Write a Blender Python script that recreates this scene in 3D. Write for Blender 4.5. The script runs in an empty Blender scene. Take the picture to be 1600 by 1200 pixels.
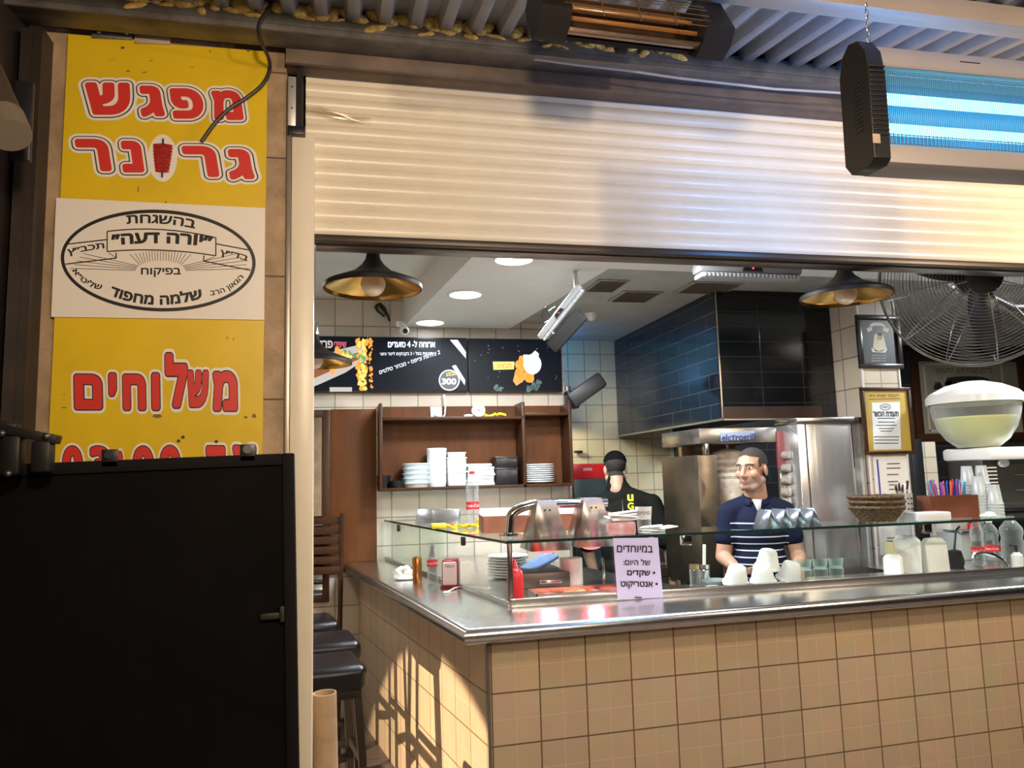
import bpy, bmesh, math, random
import numpy as np
from mathutils import Vector, Matrix, Euler
S = bpy.context.scene
COL = S.collection
random.seed(7)
R = math.radians
# ------------------------------------------------------------------ camera
FPX = 1200.0
def cam_axes(yaw, pitch, roll):
    cy, sy, cp, sp, cr, sr = math.cos(yaw), math.sin(yaw), math.cos(pitch), math.sin(pitch), math.cos(roll), math.sin(roll)
    f = Vector((sy*cp, cy*cp, sp)); r = Vector((cy, -sy, 0)); u = r.cross(f)
    return r*cr + u*sr, u*cr - r*sr, -f
CR, CU, CB = cam_axes(R(12.771), R(6.864), R(-1.5586))
CAM = Vector((0, 0, 1.62))
cam = bpy.data.cameras.new('camera'); cam.sensor_width = 36; cam.lens = 36*FPX/1600; cam.clip_start = .05
co = bpy.data.objects.new('camera', cam); COL.objects.link(co); S.camera = co
co.matrix_world = Matrix(((CR.x, CU.x, CB.x, CAM.x), (CR.y, CU.y, CB.y, CAM.y), (CR.z, CU.z, CB.z, CAM.z), (0, 0, 0, 1)))
# ------------------------------------------------------------------ world, lights, exposure
W = bpy.data.worlds.new('night'); S.world = W; W.use_nodes = True
W.node_tree.nodes['Background'].inputs[0].default_value = (.30, .26, .30, 1)
W.node_tree.nodes['Background'].inputs[1].default_value = .035
S.view_settings.view_transform = 'Standard'; S.view_settings.look = 'None'
S.view_settings.gamma = 1.0; S.view_settings.use_curve_mapping = False
S.view_settings.exposure = 0.0
def lamp(name, kind, loc, e, col=(1, 1, 1), size=.05, target=None, spot=None, blend=.3):
    l = bpy.data.lights.new(name, kind); l.energy = e; l.color = col
    if kind == 'AREA':
        l.shape = 'DISK'; l.size = size
    else:
        l.shadow_soft_size = size
    if spot: l.spot_size = R(spot); l.spot_blend = blend
    o = bpy.data.objects.new(name, l); COL.objects.link(o); o.location = loc
    if target is not None:
        o.rotation_euler = (Vector(target)-Vector(loc)).to_track_quat('-Z', 'Y').to_euler()
    return o
WARM = (1, .785, .55); COOL = (.93, .97, 1.0)
# bulbs strung under the awning on the street side, behind the camera
lamp('awning_bulb_light', 'POINT', (.1, .3, 2.6), 118, WARM, .1)
lamp('awning_bulb_light', 'POINT', (1.9, -1.1, 2.35), 130, WARM, .08)
lamp('awning_bulb_light', 'POINT', (3.4, 1.5, 2.6), 108, WARM, .05)
# ceiling lights inside the shop
for x, y, e in ((1.05, 4.35, 52), (1.45, 3.4, 46), (4.35, 3.4, 52), (4.2, 5.0, 32), (-.9, 4.9, 14)):
    lamp('ceiling_panel_light', 'AREA', (x, y, 2.735 if x > .6 else 2.9), e, COOL, .3, (x, y, 0))
lamp('kitchen_wall_light', 'SPOT', (1.25, 6.05, 2.3), 75, (1, .90, .52), .05, (2.05, 6.22, 1.45), 58, .25)
lamp('insect_trap_light', 'POINT', (1.45, 5.98, 2.55), 10, (.12, .42, 1), .08)
# low lamp down by the stools that throws the leg shadows on the counter side
lamp('entrance_low_light', 'SPOT', (-1.3, 3.3, .56), 360, (1, .80, .56), .012, (.45, 3.75, -.72), 87, .1)

# the rear side of the insect lamp lights the sheet and beam behind it
lamp('insect_lamp_rear_glow', 'POINT', (1.75, 2.12, 2.60), 20, (.10, .36, 1), .05)

# ------------------------------------------------------------------ helpers
def at(px, py, **k):
    d = CR*((px-800)/FPX) + CU*((600-py)/FPX) - CB
    (a, v), = k.items()
    t = v if a == 'd' else (v-CAM['xyz'.index(a)])/d['xyz'.index(a)]
    return CAM + d*t
LOC = {}
class MB:
    def __init__(s): s.v = []; s.f = []; s.m = []; s.cur = 0
    def add(s, vs, fs, M=None):
        o = len(s.v)
        s.v += [(M @ Vector(v)) if M else Vector(v) for v in vs]
        for f in fs: s.f.append([i+o for i in f]); s.m.append(s.cur)
        return s
    def box(s, c, d, bev=0, rot=None, seg=2, M=None):
        T = Matrix.Translation(c) @ ((Euler(rot).to_matrix().to_4x4()) if rot else Matrix())
        if M: T = M @ T
        if bev <= 0:
            x, y, z = d[0]/2, d[1]/2, d[2]/2
            return s.add([(-x,-y,-z),(x,-y,-z),(x,y,-z),(-x,y,-z),(-x,-y,z),(x,-y,z),(x,y,z),(-x,y,z)],
                  [(0,3,2,1),(4,5,6,7),(0,1,5,4),(1,2,6,5),(2,3,7,6),(3,0,4,7)], T)
        b = bmesh.new(); bmesh.ops.create_cube(b, size=1)
        for v in b.verts: v.co = Vector((v.co.x*d[0], v.co.y*d[1], v.co.z*d[2]))
        bmesh.ops.bevel(b, geom=b.edges[:], offset=min(bev, min(d)*.49), segments=seg, profile=.5, affect='EDGES')
        return s.merge(b, T)
    def merge(s, b, M=None):
        b.verts.index_update()
        s.add([v.co.copy() for v in b.verts], [[v.index for v in f.verts] for f in b.faces], M); b.free(); return s
    def bb(s, x0, x1, y0, y1, z0, z1, bev=0):
        return s.box(((x0+x1)/2, (y0+y1)/2, (z0+z1)/2), (x1-x0, y1-y0, z1-z0), bev)
    def lathe(s, prof, n=32, M=None):
        vs = []; fs = []; rings = []
        for r, z in prof:
            if r <= 1e-6: rings.append([len(vs)]); vs.append((0, 0, z))
            else:
                rings.append(list(range(len(vs), len(vs)+n)))
                vs += [(r*math.cos(2*math.pi*i/n), r*math.sin(2*math.pi*i/n), z) for i in range(n)]
        for a, b in zip(rings, rings[1:]):
            for i in range(n):
                j = (i+1) % n
                if len(a) == 1 and len(b) == 1: continue
                if len(a) == 1: fs.append((a[0], b[j], b[i]))
                elif len(b) == 1: fs.append((a[i], a[j], b[0]))
                else: fs.append((a[i], a[j], b[j], b[i]))
        return s.add(vs, fs, M)
    def cyl(s, p0, p1, r0, r1=None, n=20):
        p0, p1 = Vector(p0), Vector(p1); r1 = r0 if r1 is None else r1
        d = p1-p0; M = Matrix.Translation(p0) @ d.to_track_quat('Z', 'Y').to_matrix().to_4x4()
        return s.lathe([(0, 0), (r0, 0), (r1, d.length), (0, d.length)], n, M)
    def tube(s, pts, r, n=8, closed=False):
        pts = [Vector(p) for p in pts]; N = len(pts); vs = []; fs = []
        rr = r if isinstance(r, (list, tuple)) else [r]*N
        up = None
        for i, p in enumerate(pts):
            a = pts[(i-1) % N] if (closed or i > 0) else p
            b = pts[(i+1) % N] if (closed or i < N-1) else p
            t = (b-a).normalized()
            if up is None:
                up = t.orthogonal().normalized()
            up = (up - t*up.dot(t))
            up = up.normalized() if up.length > 1e-6 else t.orthogonal().normalized()
            w = t.cross(up)
            vs += [p + (up*math.cos(2*math.pi*k/n)+w*math.sin(2*math.pi*k/n))*rr[i] for k in range(n)]
        for i in range(N if closed else N-1):
            for k in range(n):
                a, b = i*n, ((i+1) % N)*n; j = (k+1) % n
                fs.append((a+k, a+j, b+j, b+k))
        if not closed:
            fs.append(tuple(range(n-1, -1, -1))); fs.append(tuple((N-1)*n+k for k in range(n)))
        return s.add(vs, fs)
    def ell(s, c, r, rot=None, n=20, M=None):
        if not isinstance(r, (tuple, list)): r = (r, r, r)
        k = max(6, n//2)
        T = Matrix.Translation(c) @ ((Euler(rot).to_matrix().to_4x4()) if rot else Matrix()) @ Matrix.Diagonal((*r, 1))
        if M: T = M @ T
        return s.lathe([(math.sin(math.pi*i/k) if 0 < i < k else 0, -math.cos(math.pi*i/k)) for i in range(k+1)], n, T)
    def prism(s, poly, h0, h1, M=None):
        n = len(poly)
        vs = [(x, y, h0) for x, y in poly] + [(x, y, h1) for x, y in poly]
        fs = [tuple(range(n-1, -1, -1)), tuple(range(n, 2*n))] + [(i, (i+1) % n, n+(i+1) % n, n+i) for i in range(n)]
        return s.add(vs, fs, M)
    def poly(s, pts): return s.add(pts, [tuple(range(len(pts)))])
    def mat(s, i): s.cur = i; return s
    def build(s, name, mats, parent=None, w=False, ang=40, loc=None):
        me = bpy.data.meshes.new(name)
        off = LOC[parent.name] if (w and parent) else Vector((0, 0, 0))
        if w and parent is None and loc is not None: off = Vector(loc)
        me.from_pydata([v-off for v in s.v], [], s.f)
        for m in (mats if isinstance(mats, (list, tuple)) else [mats]): me.materials.append(m)
        me.polygons.foreach_set('material_index', s.m)
        b = bmesh.new(); b.from_mesh(me); bmesh.ops.recalc_face_normals(b, faces=b.faces[:]) if s.f and not getattr(s, 'keep', False) else None
        b.to_mesh(me); b.free()
        me.polygons.foreach_set('use_smooth', [True]*len(me.polygons)); me.set_sharp_from_angle(angle=R(ang)); me.update()
        o = bpy.data.objects.new(name, me); COL.objects.link(o)
        if parent: o.parent = parent; LOC[o.name] = LOC[parent.name]
        else:
            if loc is not None: o.location = loc
            LOC[o.name] = Vector(loc) if loc is not None else Vector((0, 0, 0))
        return o
def thing(name, label, cat, loc=(0, 0, 0), rz=0, group=None, rot=None):
    o = bpy.data.objects.new(name, None); COL.objects.link(o); o.location = loc
    o.rotation_euler = rot if rot else (0, 0, rz); o.empty_display_size = .05
    LOC[o.name] = Vector(loc)
    return tag(o, label, cat, group)
def tag(o, label, cat, group=None):
    o['label'] = label; o['category'] = cat
    if group: o['group'] = group
    return o
def struct(o): o['kind'] = 'structure'; return o
def copy_thing(o, loc, label, rz=None, group=None):
    c = o.copy(); COL.objects.link(c); c.location = loc; c['label'] = label
    if rz is not None: c.rotation_euler = (0, 0, rz)
    if group: c['group'] = group
    LOC[c.name] = Vector(loc)
    def rec(a, b):
        for ch in list(a.children):
            d = ch.copy(); COL.objects.link(d); d.parent = b; LOC[d.name] = Vector(loc); rec(ch, d)
    rec(o, c); return c
# ---- text meshes (letters drawn left to right as seen, so Hebrew strings are turned round)
_tc = {}; _tl = {}
def outlines(s):
    if s not in _tl:
        c = bpy.data.curves.new('t', 'FONT'); c.body = s
        o = bpy.data.objects.new('t', c); COL.objects.link(o)
        dg = bpy.context.evaluated_depsgraph_get(); cu = o.evaluated_get(dg).to_curve(dg); loops = []
        for sp in cu.splines:
            if sp.type == 'BEZIER':
                pts = []; bp = sp.bezier_points; n = len(bp)
                for i in range(n):
                    a, b = bp[i], bp[(i+1) % n]; p0, p1, p2, p3 = a.co, a.handle_right, b.handle_left, b.co
                    k = 1 if ((p1-p0).cross(p3-p0).length < 1e-5 and (p2-p0).cross(p3-p0).length < 1e-5) else 6
                    for q in range(k):
                        t = q/k; u = 1-t; v = p0*u**3+p1*(3*u*u*t)+p2*(3*u*t*t)+p3*t**3; pts.append((v.x, v.y))
            else: pts = [(p.co.x, p.co.y) for p in sp.points]
            if len(pts) > 2: loops.append(np.array(pts))
        o.to_curve_clear() if hasattr(o, 'to_curve_clear') else None
        bpy.data.objects.remove(o); bpy.data.curves.remove(c)
        _tl[s] = loops
    return _tl[s]
def glyphs(s, bold=0.0, shear=0.0, res=.0125):
    """flat letters as clean cells: overlapping strokes joined, weight set by growing the outline"""
    k = (s, bold, shear)
    if k in _tc: return _tc[k]
    loops = [np.column_stack((l[:, 0]+shear*l[:, 1], l[:, 1])) for l in outlines(s)]
    groups = []
    for l in sorted(loops, key=lambda l: l[:, 0].min()):
        if groups and l[:, 0].min() < groups[-1][1] - .0: groups[-1][0].append(l); groups[-1][1] = max(groups[-1][1], l[:, 0].max())
        else: groups.append([[l], l[:, 0].max()])
    vs = []; fs = []; pad = bold+res*1.5
    for ls, _ in groups:
        A = np.concatenate(ls); B = np.concatenate([np.roll(l, -1, 0) for l in ls])
        xs = np.arange(A[:, 0].min()-pad, A[:, 0].max()+pad+res, res); ys = np.arange(A[:, 1].min()-pad, A[:, 1].max()+pad+res, res)
        X, Y = np.meshgrid(xs, ys); P = np.column_stack((X.ravel(), Y.ravel()))[:, None, :]
        D = B-A; L2 = (D**2).sum(1)+1e-12
        t = np.clip(((P-A)*D).sum(2)/L2, 0, 1); dist = np.sqrt((((A+t[..., None]*D)-P)**2).sum(2)).min(1)
        up = (A[:, 1] <= P[..., 1]) & (B[:, 1] > P[..., 1]); dn = (A[:, 1] > P[..., 1]) & (B[:, 1] <= P[..., 1])
        cr = D[:, 0]*(P[..., 1]-A[:, 1]) - (P[..., 0]-A[:, 0])*D[:, 1]
        wn = (up & (cr < 0)).sum(1) - (dn & (cr > 0)).sum(1)
        ins = (wn != 0)
        F = (bold + np.where(ins, dist, -dist)).reshape(X.shape)
        G = F > 0
        for r in range(len(ys)-1):
            c0 = None
            for q in range(len(xs)-1):
                g = (G[r, q], G[r, q+1], G[r+1, q+1], G[r+1, q]); n = sum(g)
                if n == 4:
                    if c0 is None: c0 = q
                if n < 4 and c0 is not None:
                    o_ = len(vs); vs += [(xs[c0], ys[r]), (xs[q], ys[r]), (xs[q], ys[r+1]), (xs[c0], ys[r+1])]; fs.append((o_, o_+1, o_+2, o_+3)); c0 = None
                if 0 < n < 4:
                    cs = ((xs[q], ys[r], F[r, q]), (xs[q+1], ys[r], F[r, q+1]), (xs[q+1], ys[r+1], F[r+1, q+1]), (xs[q], ys[r+1], F[r+1, q])); pl = []
                    for a, b in zip(cs, cs[1:]+cs[:1]):
                        if a[2] > 0: pl.append((a[0], a[1]))
                        if (a[2] > 0) != (b[2] > 0):
                            t_ = a[2]/(a[2]-b[2]); pl.append((a[0]+(b[0]-a[0])*t_, a[1]+(b[1]-a[1])*t_))
                    o_ = len(vs); vs += pl; fs.append(tuple(range(o_, o_+len(pl))))
            if c0 is not None:
                o_ = len(vs); vs += [(xs[c0], ys[r]), (xs[-1], ys[r]), (xs[-1], ys[r+1]), (xs[c0], ys[r+1])]; fs.append((o_, o_+1, o_+2, o_+3))
    _tc[k] = ([(float(a), float(b)) for a, b in vs], fs)
    return _tc[k]
def heb(s):
    out = []; num = ''
    for ch in s:
        if ch.isdigit(): num += ch
        else:
            if num: out.append(num); num = ''
            out.append({'(': ')', ')': '('}.get(ch, ch))
    if num: out.append(num)
    return ''.join(reversed(out))
def quadmap(p00, p10, p01, out=Vector((0, -1, 0)), lift=0.0):
    """unit square -> world quad spanned by bottom-left, bottom-right, top-left"""
    p00, p10, p01 = Vector(p00)+out*lift, Vector(p10)+out*lift, Vector(p01)+out*lift
    a, b = p10-p00, p01-p00
    return lambda u, v: p00 + a*u + b*v
def put_text(mb, s, fmap, bold=0.0, shear=0.0, ref=None):
    vs, fs = glyphs(s, bold, shear)
    rv = glyphs(s, ref if ref is not None else bold, shear)[0]
    x0, x1 = min(v[0] for v in rv), max(v[0] for v in rv); y0, y1 = min(v[1] for v in rv), max(v[1] for v in rv)
    mb.add([fmap((x-x0)/(x1-x0), (y-y0)/(y1-y0)) for x, y in vs], fs)
def pxmap(x0, y0, x1, y1, Y, lift=0.0, tilt=0.0):
    """rectangle read off the photograph, laid on the upright plane y = Y"""
    return quadmap(at(x0, y1, y=Y), at(x1, y1+tilt, y=Y), at(x0, y0, y=Y), lift=lift)
def curvemap(pts, h, Y, lift=0.0):
    """baseline through three points of the sign, letter height h (photo px), on plane y = Y"""
    (ax, ay), (bx, by), (cx, cy) = pts
    def f(u, v):
        x = ax*(1-u)*(1-2*u) + 4*bx*u*(1-u) + cx*u*(2*u-1); y = ay*(1-u)*(1-2*u) + 4*by*u*(1-u) + cy*u*(2*u-1)
        dx = ax*(4*u-3) + 4*bx*(1-2*u) + cx*(4*u-1); dy = ay*(4*u-3) + 4*by*(1-2*u) + cy*(4*u-1)
        L = math.hypot(dx, dy)
        return at(x + dy/L*h*v, y - dx/L*h*v, y=Y) + Vector((0, -lift, 0))
    return f
# ---- materials
def nodes(m):
    m.use_nodes = True; return m.node_tree, m.node_tree.nodes['Principled BSDF']
_mc = {}
def mat(name, col, rough=.5, metal=0.0, noise=0.0, scale=12, bump=0.0, bscale=60, emit=None, es=0, coat=0, stretch=None, col2=None, spec=None, sss=0, trans=0):
    if name in _mc: return _mc[name]
    m = bpy.data.materials.new(name); nt, b = nodes(m); L = nt.links
    b.inputs['Base Color'].default_value = (*col, 1); b.inputs['Roughness'].default_value = rough; b.inputs['Metallic'].default_value = metal
    if coat: b.inputs['Coat Weight'].default_value = coat; b.inputs['Coat Roughness'].default_value = .08
    if spec is not None: b.inputs['Specular IOR Level'].default_value = spec
    if sss: b.inputs['Subsurface Weight'].default_value = sss; b.inputs['Subsurface Scale'].default_value = .02
    if trans: b.inputs['Transmission Weight'].default_value = trans
    if emit: b.inputs['Emission Color'].default_value = (*emit, 1); b.inputs['Emission Strength'].default_value = es
    if noise or bump:
        tc = nt.nodes.new('ShaderNodeTexCoord'); mp = nt.nodes.new('ShaderNodeMapping'); L.new(tc.outputs['Object'], mp.inputs[0])
        if stretch: mp.inputs['Scale'].default_value = stretch
    if noise:
        n = nt.nodes.new('ShaderNodeTexNoise'); n.inputs['Scale'].default_value = scale; n.inputs['Detail'].default_value = 5; n.inputs['Roughness'].default_value = .6
        L.new(mp.outputs[0], n.inputs['Vector'])
        r = nt.nodes.new('ShaderNodeValToRGB'); c2 = col2 or tuple(c*(1-noise) for c in col)
        r.color_ramp.elements[0].position = .3; r.color_ramp.elements[1].position = .7
        r.color_ramp.elements[0].color = (*c2, 1); r.color_ramp.elements[1].color = (*[min(1, c*(1+noise*.25)) for c in col], 1)
        L.new(n.outputs['Fac'], r.inputs[0]); L.new(r.outputs[0], b.inputs['Base Color'])
    if bump:
        n2 = nt.nodes.new('ShaderNodeTexNoise'); n2.inputs['Scale'].default_value = bscale; n2.inputs['Detail'].default_value = 4
        L.new(mp.outputs[0], n2.inputs['Vector']); bp = nt.nodes.new('ShaderNodeBump'); bp.inputs['Strength'].default_value = bump; bp.inputs['Distance'].default_value = .01
        L.new(n2.outputs['Fac'], bp.inputs['Height']); L.new(bp.outputs[0], b.inputs['Normal'])
    _mc[name] = m; return m
def tiles(name, col, grout, w, h, axes='xz', off=(0, 0), mortar=.004, rough=.3, var=.12, half=None, running=0.0, gain=.25, skew=0.0):
    m = bpy.data.materials.new(name); nt, b = nodes(m); L = nt.links; N = nt.nodes.new
    tc = N('ShaderNodeTexCoord'); sp = N('ShaderNodeSeparateXYZ'); L.new(tc.outputs['Object'], sp.inputs[0])
    cb = N('ShaderNodeCombineXYZ')
    def ax(i, a, o):
        ad = N('ShaderNodeMath'); ad.operation = 'ADD'; ad.inputs[1].default_value = o
        L.new(sp.outputs['XYZ'.index(a.upper())], ad.inputs[0]); L.new(ad.outputs[0], cb.inputs[i])
    ax(0, axes[0], off[0]); ax(1, axes[1], off[1])
    def brick(w, h, mort, run=0.0):
        t = N('ShaderNodeTexBrick'); t.offset = run; t.squash = 1.0
        t.inputs['Scale'].default_value = 1; t.inputs['Mortar Size'].default_value = mort; t.inputs['Mortar Smooth'].default_value = .15
        t.inputs['Brick Width'].default_value = w; t.inputs['Row Height'].default_value = h; L.new(cb.outputs[0], t.inputs['Vector']); return t
    t = brick(w, h, mortar, running)
    t.inputs['Color1'].default_value = (*col, 1); t.inputs['Color2'].default_value = (*[c*(1-var) for c in col], 1); t.inputs['Mortar'].default_value = (*grout, 1)
    n = N('ShaderNodeTexNoise'); n.inputs['Scale'].default_value = 9; n.inputs['Detail'].default_value = 4; L.new(tc.outputs['Object'], n.inputs['Vector'])
    mx = N('ShaderNodeMix'); mx.data_type = 'RGBA'; mx.blend_type = 'MULTIPLY'; mx.inputs['Factor'].default_value = gain
    L.new(t.outputs['Color'], mx.inputs['A']); L.new(n.outputs['Color'], mx.inputs['B']); last = mx.outputs['Result']
    hgt = t.outputs['Fac']
    if half:
        t2 = brick(w/2, h/2, .0022); mm = N('ShaderNodeMath'); mm.operation = 'MULTIPLY_ADD'; mm.inputs[1].default_value = .5
        L.new(t2.outputs['Fac'], mm.inputs[0]); L.new(t.outputs['Fac'], mm.inputs[2]); hgt = mm.outputs[0]
        m2 = N('ShaderNodeMix'); m2.data_type = 'RGBA'; L.new(last, m2.inputs['A']); m2.inputs['B'].default_value = (*half, 1)
        m3 = N('ShaderNodeMath'); m3.operation = 'MULTIPLY'; m3.inputs[1].default_value = .45; L.new(t2.outputs['Fac'], m3.inputs[0]); L.new(m3.outputs[0], m2.inputs['Factor'])
        m4 = N('ShaderNodeMix'); m4.data_type = 'RGBA'; L.new(t.outputs['Fac'], m4.inputs['Factor']); L.new(m2.outputs['Result'], m4.inputs['A']); m4.inputs['B'].default_value = (*grout, 1); last = m4.outputs['Result']
    L.new(last, b.inputs['Base Color']); b.inputs['Roughness'].default_value = rough
    bp = N('ShaderNodeBump'); bp.invert = True; bp.inputs['Strength'].default_value = .5; bp.inputs['Distance'].default_value = .003
    L.new(hgt, bp.inputs['Height']); L.new(bp.outputs[0], b.inputs['Normal'])
    return m
def glass(name, tint=(.9, .97, .94), rough=.0, ior=1.45, refl=1.0, edge=0.0):
    if name in _mc: return _mc[name]
    m = bpy.data.materials.new(name); m.use_nodes = True; nt = m.node_tree; N = nt.nodes.new; L = nt.links
    nt.nodes.remove(nt.nodes['Principled BSDF'])
    tr = N('ShaderNodeBsdfTransparent'); tr.inputs[0].default_value = (*tint, 1)
    gl = N('ShaderNodeBsdfGlossy'); gl.inputs['Roughness'].default_value = rough; gl.inputs[0].default_value = (refl, refl, refl, 1)
    fr = N('ShaderNodeFresnel'); fr.inputs[0].default_value = ior; mx = N('ShaderNodeMixShader')
    ge = N('ShaderNodeNewGeometry'); om = N('ShaderNodeMath'); om.operation = 'SUBTRACT'; om.inputs[0].default_value = 1; L.new(ge.outputs['Backfacing'], om.inputs[1])
    mu = N('ShaderNodeMath'); mu.operation = 'MULTIPLY'; L.new(fr.outputs[0], mu.inputs[0]); L.new(om.outputs[0], mu.inputs[1]); L.new(mu.outputs[0], mx.inputs[0]); L.new(tr.outputs[0], mx.inputs[1]); L.new(gl.outputs[0], mx.inputs[2]); last = mx.outputs[0]
    if edge:
        lw = N('ShaderNodeLayerWeight'); lw.inputs[0].default_value = .35; df = N('ShaderNodeBsdfDiffuse'); df.inputs[0].default_value = (.62, .66, .66, 1)
        me_ = N('ShaderNodeMath'); me_.operation = 'MULTIPLY'; me_.inputs[1].default_value = edge; L.new(lw.outputs['Facing'], me_.inputs[0])
        ad_ = N('ShaderNodeMath'); ad_.operation = 'ADD'; ad_.inputs[1].default_value = edge*.12; L.new(me_.outputs[0], ad_.inputs[0])
        m2 = N('ShaderNodeMixShader'); L.new(ad_.outputs[0], m2.inputs[0]); L.new(last, m2.inputs[1]); L.new(df.outputs[0], m2.inputs[2]); last = m2.outputs[0]
    L.new(last, nt.nodes['Material Output'].inputs[0])
    _mc[name] = m; return m
def glow(name, col, e): return mat(name, (0.02, .02, .02), .4, emit=col, es=e)
STEEL = mat('brushed_steel', (.62, .61, .6), .24, 1, .12, 30, .04, 90, stretch=(1, 1, 12))
CHROME = mat('polished_steel', (.75, .74, .73), .1, 1)
DARKSTEEL = mat('dark_steel', (.16, .15, .14), .4, .9, .3, 8)
BLACK = mat('black_plastic', (.012, .012, .013), .38)
MATBLK = mat('matt_black', (.010, .009, .009), .7, spec=.06)
WHITE = mat('white_plastic', (.85, .85, .83), .3)
PAPER = mat('white_paper', (.86, .85, .82), .7)
INK = mat('black_ink', (.012, .010, .010), .5)
RED = mat('red_plastic', (.65, .02, .025), .35)
WOOD = mat('dark_wood', (.125, .043, .012), .5, 0, .55, 5, .05, 40, stretch=(1, 1, .22), spec=.2)
WOOD2 = mat('darker_wood', (.06, .024, .010), .4, 0, .5, 6, stretch=(1, 1, .2), spec=.25)
CREAM = mat('cream_enamel', (.80, .71, .55), .34, 0, .06, 6)
PANE = glass('clear_glass', (.982, .995, .988))
SHELFG = glass('shelf_glass', (.86, .94, .90), ior=1.5)
CLEAR = glass('bottle_glass', (.965, .98, .975), ior=1.45, edge=.55)
# ------------------------------------------------------------------ the setting
T_IN = tiles('cream_wall_tile', (.74, .66, .55), (.30, .26, .21), .2, .2, off=(.03, .05), rough=.3)
T_YEL = tiles('yellow_wall_tile', (.78, .72, .50), (.34, .30, .18), .15, .15, off=(.0, .03), rough=.28)
T_BLKW = tiles('black_wall_tile', (.022, .024, .03), (.07, .065, .06), .45, .15, rough=.3, running=.5)
T_HOODS = tiles('glossy_black_tile', (.010, .014, .026), (.085, .08, .065), .30, .1, 'yz', (.02, .05), .003, .1, running=.5)
T_HOODF = tiles('glossy_black_front_tile', (.008, .009, .011), (.03, .028, .025), .30, .1, 'xz', (.02, .05), .003, .12)
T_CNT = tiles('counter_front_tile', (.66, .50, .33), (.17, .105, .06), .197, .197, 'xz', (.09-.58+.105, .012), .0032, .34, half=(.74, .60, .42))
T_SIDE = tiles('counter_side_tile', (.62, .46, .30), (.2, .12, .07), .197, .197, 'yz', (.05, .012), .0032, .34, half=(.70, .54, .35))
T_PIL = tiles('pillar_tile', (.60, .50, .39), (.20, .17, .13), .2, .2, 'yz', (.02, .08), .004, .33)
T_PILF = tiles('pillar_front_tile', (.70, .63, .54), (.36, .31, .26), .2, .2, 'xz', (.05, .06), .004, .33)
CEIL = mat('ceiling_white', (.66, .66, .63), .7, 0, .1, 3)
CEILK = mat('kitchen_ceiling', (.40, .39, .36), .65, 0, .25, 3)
FLOOR = tiles('dark_floor_tile', (.16, .13, .11), (.06, .05, .045), .3, .3, 'xy', (0, 0), .005, .4)
STONE = mat('pillar_stone', (.42, .29, .175), .75, 0, .45, 7, .5, 35)
GALV = mat('galvanised_sheet', (.40, .42, .46), .42, .55, .25, 6, .03, 40)
BEAM = mat('weathered_beam', (.20, .185, .17), .5, .5, .5, 9, .1, 50)
LINTEL = mat('brown_lintel', (.20, .145, .11), .6, .1, .4, 7, .06, 50)
def wall(name, m, *b): return struct(MB().bb(*b).build(name, m))
wall('floor', FLOOR, -4, 8, -3, 7, -.05, 0)
wall('wall_back', T_IN, -1.8, 1.70, 5.68, 5.75, 0, 3.0)
wall('wall_kitchen', T_YEL, -.2, 2.9, 6.37, 6.45, 0, 3.0)
wall('wall_right_back', T_BLKW, 2.9, 7.6, 6.37, 6.45, 0, 3.0)
wall('wall_left', T_IN, -1.87, -1.8, 2.95, 5.75, 0, 3.0)
wall('wall_nook', T_YEL, -.27, -.2, 5.76, 6.45, 0, 3.0)
wall('wall_right', T_BLKW, 7.6, 7.68, 2.95, 6.45, 0, 3.0)
# ceilings: left bay, lower boxed soffit that follows the counter, kitchen
wall('ceiling_left_bay', CEIL, -1.8, .8, 3.0, 5.68, 2.97, 3.02)
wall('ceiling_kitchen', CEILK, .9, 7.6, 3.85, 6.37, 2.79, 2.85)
sf = MB()
sf.prism([(.47, 5.68), (.69, 3.6), (.76, 2.99), (7.6, 2.99), (7.6, 4.02), (1.46, 3.93), (1.28, 5.68)], 2.75, 3.0)
struct(sf.build('ceiling_soffit', mat('soffit_white', (.78, .78, .75), .6, 0, .06, 3)))
struct(MB().bb(1.702, 1.735, 5.62, 5.75, .9, 2.3, .004).build('trim_1', STEEL))
# pillar inside on the right
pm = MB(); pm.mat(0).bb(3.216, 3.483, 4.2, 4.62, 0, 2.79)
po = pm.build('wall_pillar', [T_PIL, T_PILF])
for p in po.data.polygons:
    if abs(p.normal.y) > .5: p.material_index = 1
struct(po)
tr = MB(); tr.bb(3.211, 3.221, 4.192, 4.202, 0, 2.79); tr.bb(3.478, 3.488, 4.192, 4.202, 0, 2.79)
struct(tr.build('trim_2', mat('white_corner_trim', (.8, .79, .76), .4)))
wall('wall_partition', tiles('partition_tile', (.76, .68, .56), (.4, .35, .28), .2, .12, rough=.35), 3.98, 4.5, 5.1, 5.25, 0, 1.80)
# stone pillar outside that carries the sign
st = MB(); st.bb(-1.02, -.185, 2.72, 3.0, 0, 3.2)
struct(st.build('wall_front_left', STONE))
fr = MB()
for z in (1.9, 2.33, 2.76, 3.08): fr.bb(-.26, -.186, 2.7195, 2.725, z, z+.006)
struct(fr.build('trim_3', mat('dark_joint', (.10, .07, .05), .8)))
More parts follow.
